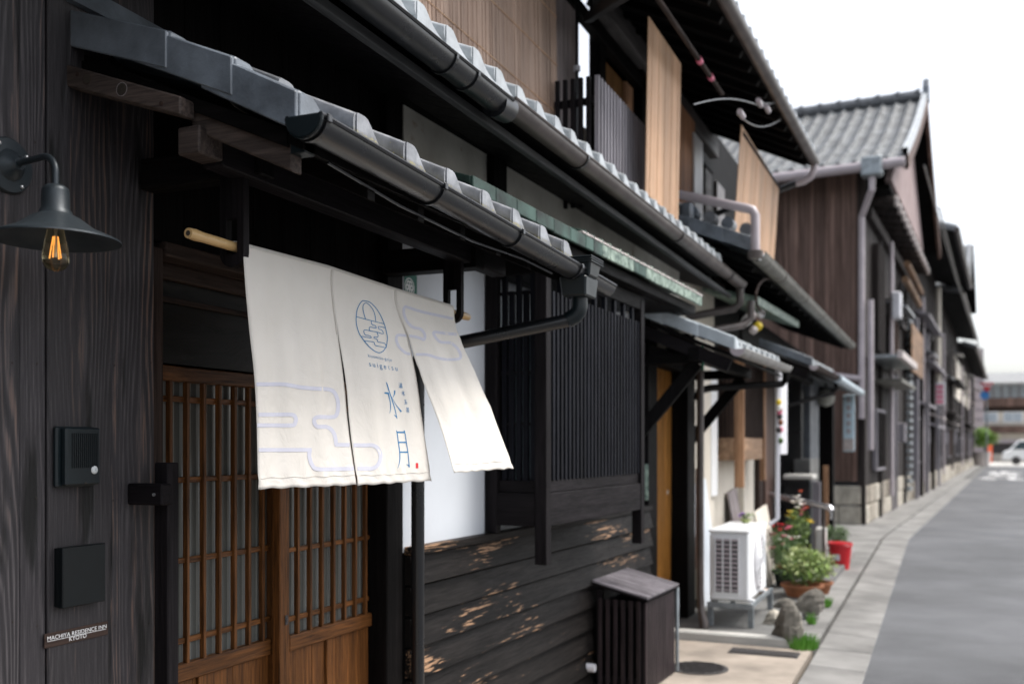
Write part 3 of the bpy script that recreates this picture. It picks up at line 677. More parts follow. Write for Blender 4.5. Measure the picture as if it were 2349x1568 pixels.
noren = thing('door_curtain', 'cream cotton shop curtain in three panels with blue crest and lettering, right panel blown outward', 'curtain', (-1.6, 2.6, 1.32))
def edge(lst): return [Vector(W.X(px, py, x)) for px, py, x in lst]
XP = -1.598
E = {
 'P1L': edge([(558.5, 566, XP), (560, 612, XP + .003), (570, 738, -1.592), (583.4, 867, -1.585), (589, 973, -1.575), (592, 1121, -1.562)]),
 'P1R': edge([(762, 618.6, XP), (762, 655, XP + .003), (771.6, 741.6, -1.592), (788.5, 876, -1.578), (798.5, 973, -1.562), (818, 1111.5, -1.532)]),
 'P2L': edge([(762, 618.6, XP), (762, 655, XP + .003), (772.2, 741.6, -1.591), (793.4, 876, -1.572), (802.3, 973, -1.556), (820.3, 1112.5, -1.528)]),
 'P2R': edge([(908, 667, XP), (911, 700, XP + .003), (935.4, 771, -1.580), (955.5, 867.6, -1.556), (970, 973, -1.536), (990, 1102, -1.503)]),
 'P3L': edge([(908, 667, XP), (911, 700, XP + .003), (936.2, 771, -1.577), (961.4, 847, -1.545), (1008, 973, -1.48), (1042, 1084, -1.415)]),
 'P3R': edge([(1041, 706.5, XP), (1043.4, 738, XP + .004), (1054, 771, -1.565), (1087, 847, -1.525), (1125.4, 932, -1.46), (1178, 1073, -1.372)]),
}
def catmull(P, v):
    # parameter by height
    z0, z1 = P[0].z, P[-1].z; z = z0 + (z1 - z0) * v
    k = 0
    while k < len(P) - 2 and P[k + 1].z > z: k += 1
    a, b_ = P[k], P[k + 1]; s_ = 0 if abs(a.z - b_.z) < 1e-6 else (a.z - z) / (a.z - b_.z); s_ = min(1, max(0, s_))
    p0 = P[k - 1] if k > 0 else a * 2 - b_; p3 = P[k + 2] if k + 2 < len(P) else b_ * 2 - a
    r_ = (a * 2 + (b_ - p0) * s_ + (p0 * 2 - a * 5 + b_ * 4 - p3) * s_ ** 2 + (a * 3 - p0 - b_ * 3 + p3) * s_ ** 3) * .5
    r_.z = z; return r_
def cloth_pt(i, a, v):
    P = catmull(E['P%dL' % i], v) * (1 - a) + catmull(E['P%dR' % i], v) * a
    s_ = min(1, v * 2.2); edge_f = math.sin(math.pi * a) ** .5 if 0 < a < 1 else 0
    f = .0068 * math.sin(a * 9.5 + i * 1.7 + v * 1.2) + .0034 * math.sin(a * 21 + i * 2.1 - v * 2.0) + .0015 * math.sin(a * 37 + v * 5)
    bil = (.010 if i < 3 else .020) * math.sin(math.pi * a) * math.sin(math.pi * min(1, v * 1.02))
    P = P + Vector((f * s_ * edge_f * (1.4 - v * .7) + bil, 0, 0))
    P.x += .0030 * math.exp(-((v - .965) / .02) ** 2) * math.sin(a * 40 + i)    # puckered hem
    P.z -= .0015 * math.sin(a * 30 + i) * v
    return P
NV, NA = 70, 36
trees = []
for i in (1, 2, 3):
    rows = []
    for r_ in range(NV + 1):
        v = r_ / NV; rows.append([cloth_pt(i, c / NA, v) for c in range(NA + 1)])
    # wrap over the pole
    wrap = []
    zt = rows[0]
    for k in range(7):
        a = math.pi * k / 6
        wrap.append([Vector((-1.631 - .034 * math.cos(a) * (1 if True else 1), q.y, q.z + .0 + .017 * math.sin(a))) for q in zt])
    front = wrap + rows
    nrm_th = .0012
    mb = MB(); mb.grid(front)
    o = obj('panel', mb, M['cloth'], noren, 0, True)
    bm = bmesh.new(); bm.from_mesh(o.data); bmesh.ops.solidify(bm, geom=bm.faces[:], thickness=nrm_th); bm.to_mesh(o.data); bm.free()
    for p_ in o.data.polygons: p_.use_smooth = True
    vs = [tuple(q) for q in mb.v]
    trees.append(BVHTree.FromPolygons(vs, [f_ for f_ in mb.f]))
    # raised hem stitches near the bottom and sides
    for v in (.955,):
        pts = [cloth_pt(i, c / 60, v) + Vector((.0012, 0, 0)) for c in range(1, 60)]
        mb = MB(); mb.tube(pts, .0006, 4); obj('hem_seam', mb, M['cloth'], noren)
for a_, i in ((.985, 1), (.975, 2)):   # vertical seams above the slits
    mb = MB(); mb.tube([cloth_pt(i, a_, v / 40) + Vector((.0014, 0, 0)) for v in range(0, 13)], .0011, 5); obj('slit_seam', mb, M['cloth'], noren)
camp = Vector((0, 0, H))
def onto(px, py):
    u = (px - 1174) / F; dd = Vector((-sA + u * cA, cA + u * sA, (HZ - py) / F)).normalized(); best = None
    for k, tr in enumerate(trees):
        h_ = tr.ray_cast(camp, dd, 6)
        if h_[0] is not None and (best is None or h_[3] < best[1]): best = (h_[0] - dd * .0013, h_[3], k)
    return best
def smooth_line(P, n=6, closed=False):
    out = []; m = len(P)
    rng = range(m if closed else m - 1)
    for i in rng:
        p0 = P[(i - 1) % m] if closed or i > 0 else P[i]; p1 = P[i]; p2 = P[(i + 1) % m]; p3 = P[(i + 2) % m] if closed or i + 2 < m else p2
        for s_ in range(n):
            t_ = s_ / n
            out.append(tuple(.5 * ((2 * p1[k]) + (-p0[k] + p2[k]) * t_ + (2 * p0[k] - 5 * p1[k] + 4 * p2[k] - p3[k]) * t_ ** 2 + (-p0[k] + 3 * p1[k] - 3 * p2[k] + p3[k]) * t_ ** 3) for k in range(len(p1))))
    out.append(P[0] if closed else P[-1]); return out
def dense(P, step=2.0):
    out = [P[0]]
    for a, b_ in zip(P, P[1:]):
        n = max(1, int(math.hypot(b_[0] - a[0], b_[1] - a[1]) / step))
        for k in range(1, n + 1): out.append(tuple(a[i] + (b_[i] - a[i]) * k / n for i in range(len(a))))
    return out
def ribbon(mb, P, step=2.0):
    """P: (px, py, width) polyline dyed on the cloth"""
    P = dense(P, step); L = []
    for i, q in enumerate(P):
        a = P[max(0, i - 1)]; b_ = P[min(len(P) - 1, i + 1)]; dx, dy = b_[0] - a[0], b_[1] - a[1]; l_ = math.hypot(dx, dy) or 1
        nx, ny = -dy / l_ * q[2] / 2, dx / l_ * q[2] / 2
        L.append((onto(q[0] + nx, q[1] + ny), onto(q[0] - nx, q[1] - ny)))
    for (a, b_), (c, d_) in zip(L, L[1:]):
        if None in (a, b_, c, d_) or len({a[2], b_[2], c[2], d_[2]}) > 1: continue
        n = len(mb.v); mb.v += [tuple(a[0]), tuple(b_[0]), tuple(d_[0]), tuple(c[0])]; mb.f.append((n, n + 1, n + 2, n + 3))
def cs(pts, ox, oy, k, wd, n=5, closed=False): return [(ox + p_[0] * k, oy + p_[1] * k, wd) for p_ in smooth_line(pts, n, closed)]
LG = (774.2, 659.5, .128)
mb = MB()
ribbon(mb, cs([(475, 235), (580, 265), (680, 360), (760, 480), (825, 625), (855, 720), (885, 850), (890, 930), (868, 1050), (820, 1130), (750, 1165), (680, 1145), (590, 1080), (500, 985), (415, 870), (370, 780), (335, 640), (332, 520), (350, 390), (400, 285), (440, 240)], *LG, 1.9, closed=True), 1.5)
ribbon(mb, cs([(500, 565), (465, 450), (452, 370), (460, 310), (490, 278), (530, 282), (590, 335), (640, 410), (670, 500), (682, 600)], *LG, 1.6), 1.5)
for l_ in ([(335, 520), (500, 565), (830, 648)],
           [(605, 600), (605, 640), (630, 670), (670, 680), (690, 705), (685, 722), (640, 716), (580, 705), (565, 725), (570, 755), (590, 775), (700, 795), (806, 828), (814, 800), (790, 760), (740, 740), (728, 715), (738, 695), (855, 720)],
           [(590, 775), (490, 757), (468, 775), (475, 815), (500, 848), (560, 858), (590, 875), (598, 900), (500, 883), (415, 870)],
           [(700, 795), (720, 840), (718, 885), (660, 880), (648, 893), (660, 908), (695, 920), (715, 945), (720, 970), (835, 995), (862, 1030), (868, 1075), (780, 1058), (690, 1040), (660, 1015), (648, 975), (560, 962), (465, 950)]):
    ribbon(mb, cs(l_, *LG, 1.6, 3), 1.5)
obj('crest', mb, M['print_blue'], noren)
KJ = (802.9, 831.6, .1828)
mb = MB()
def stroke(pts, k=KJ): ribbon(mb, [(k[0] + x * k[2], k[1] + y * k[2], wd * k[2]) for x, y, wd in smooth_line([tuple(map(float, q)) for q in pts], 4)], 1.0)
for s_ in ([(450, 243, 4), (462, 268, 12), (500, 390, 12), (555, 560, 12), (588, 702, 9)], [(588, 702, 3), (575, 672, 14), (550, 655, 4)], [(430, 376, 18), (482, 384, 22)], [(478, 385, 14), (500, 480, 11), (508, 570, 10), (495, 635, 3)],
           [(557, 345, 18), (555, 390, 15), (535, 440, 3)], [(503, 395, 4), (570, 520, 8), (642, 615, 20)],
           [(580, 848, 8), (592, 900, 12), (605, 1000, 12), (622, 1130, 12), (620, 1240, 11), (595, 1325, 3)], [(676, 848, 14), (690, 900, 11), (705, 1000, 11), (725, 1130, 11), (742, 1310, 12)], [(742, 1310, 10), (728, 1284, 12), (704, 1274, 4)],
           [(585, 872, 20), (684, 872, 20)], [(605, 997, 18), (702, 997, 18)], [(620, 1120, 18), (720, 1120, 18)]): stroke(s_)
# small column: four characters
def small(cx, cy, ss, sc_=1.0):
    for st in ss: stroke([(cx + x * sc_, cy + y * sc_, 5) for x, y in st])
small(630, 285, [[(-20, -30), (-12, -24)], [(-22, -8), (-14, -2)], [(-20, 28), (-10, 8)], [(-6, -24), (22, -20)], [(-4, -14), (20, -10)], [(-8, -4), (24, 0)], [(8, -34), (8, 0)], [(-4, 4), (-6, 32)], [(-4, 6), (20, 9)], [(20, 9), (22, 34)], [(-3, 16), (20, 19)], [(-4, 26), (20, 28)]])
small(665, 385, [[(-4, -32), (8, 28)], [(-22, -14), (-6, -10)], [(-6, -10), (-16, 20)], [(14, -24), (2, -6)], [(2, -6), (24, 24)]])
small(697, 490, [[(-18, -24), (10, -22)], [(-2, -24), (-4, 22)], [(-14, -2), (12, 0)], [(12, 0), (12, 22)], [(-18, 24), (20, 22)]])
small(722, 590, [[(-6, -34), (-18, -14)], [(-8, -26), (12, -22)], [(12, -22), (-18, 6)], [(-10, -16), (20, 4)], [(-18, 12), (18, 12)], [(0, 2), (4, 38)], [(-6, 18), (-14, 30)], [(10, 18), (18, 32)]])
obj('calligraphy', mb, M['print_blue'], noren)
def textmesh(txt, size=1.0, space=1.0):
    cu = bpy.data.curves.new('t', 'FONT'); cu.body = txt; cu.size = size; cu.space_character = space; cu.resolution_u = 3
    o = bpy.data.objects.new('t', cu); C.objects.link(o); dg = bpy.context.evaluated_depsgraph_get(); dg.update()
    me = bpy.data.meshes.new_from_object(o.evaluated_get(dg)); vs = [tuple(v.co[:2]) for v in me.vertices]; fs = [tuple(p_.vertices) for p_ in me.polygons]
    bpy.data.objects.remove(o); bpy.data.curves.remove(cu); bpy.data.meshes.remove(me); return vs, fs
def text_on_cloth(txt, a, b_, up, hgt, spc):
    vs, fs = textmesh(txt, 1, spc); xm = max(v[0] for v in vs)
    mb = MB(); ok = []
    for x, y in vs:
        s_ = x / xm; q = onto(a[0] + (b_[0] - a[0]) * s_ + up[0] * y * hgt, a[1] + (b_[1] - a[1]) * s_ + up[1] * y * hgt)
        mb.v.append(tuple(q[0]) if q else (0, 0, 0)); ok.append(q is not None)
    mb.f = [f_ for f_ in fs if all(ok[i] for i in f_)]
    obj('lettering', mb, M['print_blue'], noren)
L_ = lambda x, y: (774.2 + x * .128, 659.5 + y * .128)
text_on_cloth('kiyomizu-gojo', L_(548, 1240), L_(972, 1322), (-.2, -1), 10.5, 1.25)
text_on_cloth('suigetsu', L_(566, 1405), L_(1078, 1492), (-.2, -1), 17, 1.5)
mb = MB(); ribbon(mb, [(KJ[0] + 838 * KJ[2], KJ[1] + 1255 * KJ[2], 31 * KJ[2]), (KJ[0] + 840 * KJ[2], KJ[1] + 1322 * KJ[2], 31 * KJ[2])], 1); obj('seal', mb, M['signred'], noren)
c1 = (516.1, 802.9, .2195)
mb = MB(); ribbon(mb, cs([(305, 355), (450, 355), (600, 355), (700, 370), (800, 388), (950, 400), (1080, 408), (1140, 440), (1175, 520), (1180, 610), (1160, 680), (1120, 697), (1040, 697), (970, 697), (935, 715), (932, 755), (960, 795), (1010, 798), (1060, 800), (1110, 830), (1145, 890), (1160, 985)], *c1, 9), 3); obj('cloud_pattern', mb, M['print_lilac'], noren)
mb = MB(); ribbon(mb, cs([(1145, 985), (1340, 990), (1450, 992), (1540, 992), (1600, 1030), (1625, 1110), (1600, 1190), (1540, 1232), (1400, 1235), (1200, 1238), (970, 1240), (910, 1200), (880, 1110), (885, 1040)], *c1, 9), 3); obj('cloud_pattern', mb, M['print_lilac'], noren)
mb = MB(); ribbon(mb, cs([(905, 1040), (700, 1040), (500, 1040), (350, 1040)], *c1, 9), 3); obj('cloud_pattern', mb, M['print_lilac'], noren)
mb = MB(); ribbon(mb, cs([(325, 672), (500, 672), (690, 672), (730, 695), (740, 728), (730, 760), (700, 783), (500, 783), (335, 783)], *c1, 9), 3); obj('cloud_pattern', mb, M['print_lilac'], noren)
mb = MB(); ribbon(mb, cs([(2090, 560), (1900, 520), (1500, 430), (1250, 350), (1205, 345), (1185, 400), (1195, 500), (1240, 600), (1320, 690), (1400, 722), (1480, 740), (1540, 800), (1565, 870), (1545, 932), (1480, 905), (1380, 878), (1280, 862), (1180, 855), (1090, 850), (1055, 880), (1055, 960), (1100, 1060), (1180, 1140), (1250, 1180), (1400, 1195), (1600, 1200), (1800, 1260), (1950, 1285), (2150, 1280), (2200, 1250), (2195, 1180), (2140, 1080), (2060, 1010), (2000, 985), (1850, 975), (1780, 920), (1730, 850), (1730, 795), (1900, 815), (2170, 840)], *LG, 6.2), 2.5); obj('cloud_pattern', mb, M['print_lilac'], noren)

# ================================================================ FITTINGS ON THE BOARD WALL
lm = thing('wall_lamp', 'black gooseneck wall lamp with wide shade and clear filament bulb on the charred boards', 'lamp', (-1.9, 1.5, 1.9))
bc = W.X(16, 380, WX)                            # back plate centre
mb = MB(); mb.lathe((WX, bc[1], bc[2]), [(.001, .040), (.014, .040), (.018, .030), (.030, .022), (.036, .012), (.060, .010), (.0635, .005), (.0635, .0)], 36, 'x'); obj('back_plate', mb, M['lampblack'], lm, 0, True)
for a in range(4):
    an = R(35 + 90 * a); mb = MB(); mb.lathe((WX + .010, bc[1] + .052 * math.cos(an), bc[2] + .052 * math.sin(an)), [(.001, .006), (.0035, .005), (.0045, .001), (.0045, 0)], 10, 'x'); obj('screw', mb, M['screw'], lm, 0, True)
lx = -1.775; lc = W.X(127, 520, lx); ly = lc[1]
zs = W.X(127, 548, lx)[2]                        # rim height
pts = [(WX + .03, bc[1], bc[2])]
zt = bc[2] + .001
for k in range(1, 4): pts.append((WX + .03 + (lx - WX - .075) * k / 3, bc[1] + (ly - bc[1]) * k / 3 * .7, zt))
for k in range(1, 8):
    a = R(90 * k / 7); pts.append((lx - .045 + .045 * math.sin(a), bc[1] + (ly - bc[1]) * (.7 + .3 * k / 7), zt - .045 * (1 - math.cos(a))))
ztop = W.X(127, 425, lx)[2]; pts.append((lx, ly, ztop - .01))
mb = MB(); mb.tube(pts, .0075, 14); obj('arm', mb, M['lampblack'], lm, 0, True)
zb = W.X(127, 484, lx)[2]
rs = (W.X(265, 540, lx)[1] - W.X(0, 540, lx)[1]) / 2 * .86
mb = MB(); mb.lathe((lx, ly, 0), [(.001, ztop), (.018, ztop), (.026, ztop - .006), (.0285, ztop - .014), (.0295, zb + .004), (.033, zb), (.0345, zb - .006), (.040, zb - .010), (.052, zb - .016), (rs * .62, zs + .022), (rs * .85, zs + .009), (rs, zs), (rs + .001, zs - .004), (rs - .002, zs - .004), (rs * .84, zs + .004), (rs * .6, zs + .016), (.05, zb - .021), (.03, zb - .02)], 48); obj('shade', mb, M['lampblack'], lm, 0, True)
zbul = W.X(127, 622, lx)[2]; hb = zb - .02 - zbul
bu = obj('bulb', MB().lathe((lx, ly, zbul), [(.001, 0), (.012, .0015), (.021, .007), (.026, .016), (.0275, .028), (.0265, .045), (.022, .066), (.0165, hb - .012), (.014, hb)], 28), M['bulb'], lm, 0, True)
for a in range(4):
    an = R(90 * a + 20); mb = MB(); mb.tube([(lx + .004 * math.cos(an), ly + .004 * math.sin(an), zbul + .074), (lx + .010 * math.cos(an), ly + .010 * math.sin(an), zbul + .028)], .0011, 6); obj('filament', mb, M['filament'], bu)
mb = MB(); mb.tube([(lx, ly, zbul + .03), (lx, ly, zbul + hb)], .003, 8); obj('stem', mb, M['screw'], bu)
mb = MB(); mb.lathe((lx, ly, zbul + hb - .008), [(.001, 0), (.014, 0), (.014, .035)], 16); obj('socket', mb, M['lampblack'], lm)

def wallbox(px0, py0, px1, py1, x, dx=0):
    a = W.X(px0, (py0 + py1) / 2, x)[1]; b_ = W.X(px1, (py0 + py1) / 2, x)[1]; zt_ = (W.X(px0, py0, x)[2] + W.X(px1, py0, x)[2]) / 2; zb_ = (W.X(px0, py1, x)[2] + W.X(px1, py1, x)[2]) / 2
    return a, b_, zb_, zt_
ic = thing('door_intercom', 'dark slate door intercom with ribbed speaker and round grey button on the charred boards', 'intercom', (WX, 1.62, 1.4))
a, b_, z0_, z1_ = wallbox(150, 980, 229, 1112, WX + .03)
obj('back_box', MB().box(WX, WX + .014, a - .012, b_ + .002, z0_ - .004, z1_ + .002), M['plastic_slate'], ic, .004)
obj('housing', MB().box(WX + .014, WX + .032, a, b_, z0_, z1_), M['plastic_slate'], ic, .004)
me = lmesh('speaker_rib', MB().box(0, .0016, -.0011, .0011, 0, (z1_ - z0_) * .60), M['plastic_black'])
for i in range(13): piece('speaker_rib', me, ic, (WX + .032, a + .018 + i * (b_ - a - .030) / 12, z0_ + (z1_ - z0_) * .30))
bp = W.X(216, 1077, WX + .032)
mb = MB(); mb.lathe((WX + .032, bp[1], bp[2]), [(.001, .004), (.007, .0035), (.0098, .0015), (.0102, 0)], 24, 'x'); obj('call_button', mb, M['button'], ic, 0, True)
mb = MB(); mb.lathe((WX + .032, a + (b_ - a) * .55, z0_ + .005), [(.001, .001), (.0025, .001), (.0025, 0)], 10, 'x'); obj('screw', mb, M['soil'], ic)
kb = thing('key_box', 'plain black square cover box on the charred boards below the intercom', 'box', (WX, 1.6, 1.15))
a, b_, z0_, z1_ = wallbox(142, 1250, 241, 1386, WX + .028)
obj('cover', MB().box(WX + .010, WX + .030, a, b_, z0_, z1_), M['plastic_black'], kb, .002)
obj('back_plate', MB().box(WX, WX + .010, a + .002, b_ - .002, z0_ + .002, z1_ - .002), M['plastic_black'], kb, .001)
sg = thing('name_plate', 'small brown metal plate reading MACHIYA RESIDENCE INN KYOTO on the charred boards', 'sign', (WX, 1.55, 1.0))
pa, pb = W.X(101, 1452, WX + .002), W.X(247, 1424, WX + .002); pc, pd = W.X(101, 1487, WX + .002), W.X(247, 1454, WX + .002)
zt_, zb_ = (pa[2] + pb[2]) / 2, (pc[2] + pd[2]) / 2
obj('plate', MB().box(WX, WX + .003, pa[1], pb[1], zb_, zt_), M['old_y'], sg, .0008)
hh = zt_ - zb_; ww = pb[1] - pa[1]
def plate_text(txt, cy, zc, size, wd):
    vs, fs = textmesh(txt, size, 1.0); x0 = min(v[0] for v in vs); x1 = max(v[0] for v in vs)
    mb = MB(); n = len(vs); k = wd / (x1 - x0)
    mb.v = [(WX + .0045, cy + (x - (x0 + x1) / 2) * k, zc + y) for x, y in vs]; mb.f = list(fs)
    obj('lettering', mb, M['white'], sg)
cy = (pa[1] + pb[1]) / 2
plate_text('MACHIYA RESIDENCE INN', cy, zt_ - hh * .48, hh * .40, ww * .93); plate_text('KYOTO', cy, zb_ + hh * .16, hh * .42, ww * .27)
obj('rule', MB().box(WX + .003, WX + .0042, cy - ww * .46, cy + ww * .46, zt_ - hh * .565, zt_ - hh * .54), M['white'], sg)
# ================================================================ NEIGHBOUR HOUSE (frame B)
nh = thing('neighbour_house', 'house of worn black clapboards and white plaster directly right of the inn', 'house', (0, 1.5, 0), B)
yC0 = -.07; yC1 = B.X(1490, 1200, 0)[1]
mb = MB(B); mb.box(-.16, -.035, -.075, yC1, .995, 2.28); obj('wall', mb, M['plaster'], nh)
mb = MB(B); mb.box(-.16, -.032, -.075, yC1 - .002, 0, .99); obj('lower_wall', mb, M['dark'], nh)
mb = MB(B); mb.box(-.16, -.030, -.075, 3.9, 2.28, 2.80); obj('upper_wall', mb, M['aged'], nh)
z = 1.0; i = 0
while z > .05:      # lapped clapboards, each tilted out at its lower edge
    zb_ = max(.03, z - .132)
    mb = MB(B); mb.hexa([(-.03, yC0, zb_), (.026, yC0, zb_), (-.03, yC1, zb_), (.026, yC1, zb_), (-.03, yC0, z - .019), (-.004, yC0, z - .019), (-.03, yC1, z - .019), (-.004, yC1, z - .019)])
    obj('clapboard', mb, M['clap'], nh, .0015); z -= .124; i += 1
mb = MB(B); mb.box(-.032, .022, yC0, yC1 + .005, .985, 1.018); obj('cap_rail', mb, M['clap'], nh, .003)
mb = MB(B); mb.box(-.10, .005, yC1 - .045, yC1 + .0, 1.018, 2.3); obj('corner_post', mb, M['black_z'], nh, .003)
for ya, yb in ((B.X(1120, 300, -.02)[1], B.X(1150, 300, -.02)[1]),):
    mb = MB(B); mb.box(-.03, .01, ya, yb, 2.35, 2.79); obj('wall_post', mb, M['black_z'], nh, .003)
# green paper strip with round white crest on the plaster
a, b_ = B.X(927, 620, -.033), B.X(956, 620, -.033)
st = thing('green_paper_strip', 'narrow green paper strip with a white round crest pasted on the white wall', 'sticker', (-.033, (a[1] + b_[1]) / 2, 1.9), B)
M['green'] = plain('dark_green_paper', (.01, .14, .10), .6, 0, .15, 10, 0)
zt_, zb_ = B.X(940, 628, -.033)[2], B.X(940, 740, -.033)[2]
obj('paper', MB(B).box(-.0345, -.033, a[1], b_[1], zb_, zt_), M['green'], st)
cx, cz = (a[1] + b_[1]) / 2 - .01, zt_ - .055
mb = MB(B)
def ring(mb, x, y, z, r0, r1, n=28):
    rows = [[(x, y + r * math.cos(2 * math.pi * k / n), z + r * math.sin(2 * math.pi * k / n)) for k in range(n)] for r in (r0, r1)]
    mb.grid(rows, True)
ring(mb, -.0325, cx, cz, .034, .038)
for k in range(6): ring(mb, -.0325, cx + .017 * math.cos(k * math.pi / 3), cz + .017 * math.sin(k * math.pi / 3), .006, .0135, 10)
ring(mb, -.0325, cx, cz, .001, .007, 10)
obj('crest', mb, M['white'], st)

# ---- lattice bay window
bay = thing('lattice_bay_window', 'black lattice bay window hung on the white wall over the clapboards', 'window', (.14, 1.3, .9), B)
yA = B.X(1120, 900, 0)[1] + .02; BXX = .28
yE = B.X(1478, 900, BXX)[1]
zr0, zr1, zr2 = 1.055, 1.205, 1.262
ZT = 2.26
pw = .058
def bb(name, x0, x1, y0, y1, z0, z1, mat, bev=.003): return obj(name, MB(B).box(x0, x1, y0, y1, z0, z1), mat, bay, bev)
bb('corner_post', BXX - pw * 1.0, BXX, yA, yA + pw, .885, ZT, M['char_z'])
bb('corner_post', BXX - pw, BXX, yE - pw, yE, .86, ZT, M['char_z'])
bb('wall_post', -.03, .03, yA + .004, yA + .05, 1.02, ZT, M['char_z'])
bb('wall_post', -.03, .03, yE - .05, yE - .004, 1.02, ZT, M['char_z'])
for (za, zb2, ins) in ((zr0, zr1, .004), (zr1 + .001, zr2, .018)):
    bb('bottom_rail', BXX - .045, BXX - ins, yA + pw, yE - pw, za, zb2, M['char_y'])
    bb('side_rail', .03, BXX - pw, yA + ins + .002, yA + .04, za, zb2, M['char_x'])
bb('floor_board', -.03, BXX - .045, yA + .04, yE - .03, zr0 + .02, zr0 + .045, M['black_y'])
bb('top_beam', .0, BXX - .004, yA + .005, yE - .005, 2.20, ZT + .02, M['black_y'])
n = 27; y0 = yA + pw + .012; y1 = yE - pw - .012
mL = lmesh('lattice_bar', MB().box(-.022, 0, -.0125, .0125, zr2, 2.20), M['navy_z'], .001)
mS = lmesh('short_lattice_bar', MB().box(-.022, 0, -.0125, .0125, zr2, 2.13), M['navy_z'], .001)
for i in range(n): piece('lattice_bar', mL if i % 3 == 0 else mS, bay, (BXX - .012, y0 + (y1 - y0) * i / (n - 1), 0), B)
for i in range(5): piece('lattice_bar', mL if i % 2 == 0 else mS, bay, (.055 + i * .036, yA + .03, 0), B, R(-90))
for zz in (1.753, 1.52, 2.12):
    bb('cross_rail', BXX - .046, BXX - .034, yA + pw, yE - pw, zz - .008, zz + .008, M['char_y'], .001)
    bb('cross_rail', .03, BXX - pw, yA + .035, yA + .047, zz - .008, zz + .008, M['char_x'], .001)
bb('window_pane', .06, .066, yA + .08, yE - .08, zr2, 1.98, M['pane_dark'], 0)
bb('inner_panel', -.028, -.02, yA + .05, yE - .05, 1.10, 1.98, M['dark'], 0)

# ---- copper canopy above the bay
cn = thing('copper_canopy', 'green patinated copper canopy with folded edge between the two tiled eaves', 'canopy', (.2, 1.5, 2.35), B)
cx1 = .36; ya, yb = B.X(1078, 400, cx1)[1], B.X(1607, 650, cx1)[1]
mb = MB(B); mb.hexa([(-.03, ya, 2.50), (cx1, ya, 2.375), (-.03, yb, 2.50), (cx1, yb, 2.375), (-.03, ya, 2.53), (cx1, ya, 2.405), (-.03, yb, 2.53), (cx1, yb, 2.405)]); obj('deck', mb, M['copper'], cn, .003)
yy = ya; i = 0
while yy < yb - .05:
    L = .19; y2 = min(yb, yy + L)
    m_ = M['copper'] if i < 6 or random.random() < .35 else M['copper_pale']
    L = .19 if i < 6 else random.uniform(.09, .16); y2 = min(yb, yy + L)
    obj('edge_fold', MB(B).box(cx1 - .004, cx1 + .012, yy + .002, y2 - .002, 2.345 + random.uniform(-.003, .003), 2.405), m_, cn, .003)
    if i >= 6: obj('seam', MB(B).hexa([(-.03, yy - .008, 2.532), (cx1 + .014, yy - .008, 2.40), (-.03, yy + .008, 2.532), (cx1 + .014, yy + .008, 2.40), (-.03, yy - .006, 2.55), (cx1 + .014, yy - .006, 2.425), (-.03, yy + .006, 2.55), (cx1 + .014, yy + .006, 2.425)]), m_, cn, .002)
    yy = y2; i += 1
mb = MB(B); mb.box(cx1 - .02, cx1 + .014, ya + 1.1, yb, 2.407, 2.418); obj('pale_rim', mb, M['cap_pale'], cn, .002)
mb = MB(B); mb.box(cx1 - .08, cx1 - .03, ya + .02, yb - .02, 2.29, 2.345); obj('edge_beam', mb, M['black_y'], cn, .003)
mb = MB(B); mb.box(-.03, cx1 - .08, ya + .05, yb - .02, 2.285, 2.30); obj('soffit', mb, M['black_y'], cn)

# ---- slatted meter cover
sb = thing('slatted_cover', 'knee-high black slatted wooden cover with a sloping ribbed lid against the clapboards', 'cover', (.18, 2.1, 0), B)
yb0 = B.X(1362, 1330, .03)[1]; yb1 = yb0 + .62; x1 = .335
for (x_, y_) in ((.035, yb0 + .02), (x1 - .045, yb0 + .02), (x1 - .045, yb1 - .06), (.035, yb1 - .06)):
    obj('post', MB(B).box(x_, x_ + .035, y_, y_ + .035, .02, .60 if x_ < .1 else .535), M['char_z'], sb, .002)
for z_ in (.06, .50): obj('frame_rail', MB(B).box(.05, x1 - .03, yb0 + .03, yb0 + .045, z_, z_ + .04), M['char_x'], sb, .002)
me = lmesh('side_slat', MB().box(-.011, .011, -.012, 0, .03, .545), M['cover_z'], .0015)
for i in range(6): piece('side_slat', me, sb, (.062 + i * .046, yb0 + .022, 0), B)
me = lmesh('front_slat', MB().box(-.012, 0, -.014, .014, .03, .535), M['cover_z'], .002)
for i in range(16): piece('front_slat', me, sb, (x1, yb0 + .035 + i * .0365, 0), B)
def lz(x): return .648 - (x - .022) * .24
obj('lid_board', MB(B).hexa([(.022, yb0 - .012, lz(.022) - .022), (.352, yb0 - .012, lz(.352) - .022), (.022, yb1 + .012, lz(.022) - .022), (.352, yb1 + .012, lz(.352) - .022), (.022, yb0 - .012, lz(.022) - .008), (.352, yb0 - .012, lz(.352) - .008), (.022, yb1 + .012, lz(.022) - .008), (.352, yb1 + .012, lz(.352) - .008)]), M['char_y'], sb, .002)
for i in range(16):
    a = yb0 - .010 + i * .0402
    obj('lid_slat', MB(B).hexa([(.022, a, lz(.022) - .008), (.354, a, lz(.354) - .008), (.022, a + .030, lz(.022) - .008), (.354, a + .030, lz(.354) - .008), (.022, a + .002, lz(.022) + .004), (.354, a + .002, lz(.354) + .004), (.022, a + .028, lz(.022) + .004), (.354, a + .028, lz(.354) + .004)]), M['fascia_x'], sb, .001)
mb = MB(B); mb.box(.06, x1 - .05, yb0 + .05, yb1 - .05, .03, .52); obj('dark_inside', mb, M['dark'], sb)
mb = MB(B); mb.tube([(x1 + .0, yb1 + .03, .02), (x1 + .0, yb1 + .03, .545), (x1 - .02, yb1 + .03, .565)], .012, 8); obj('side_pipe', mb, M['galv'], sb, 0, True)
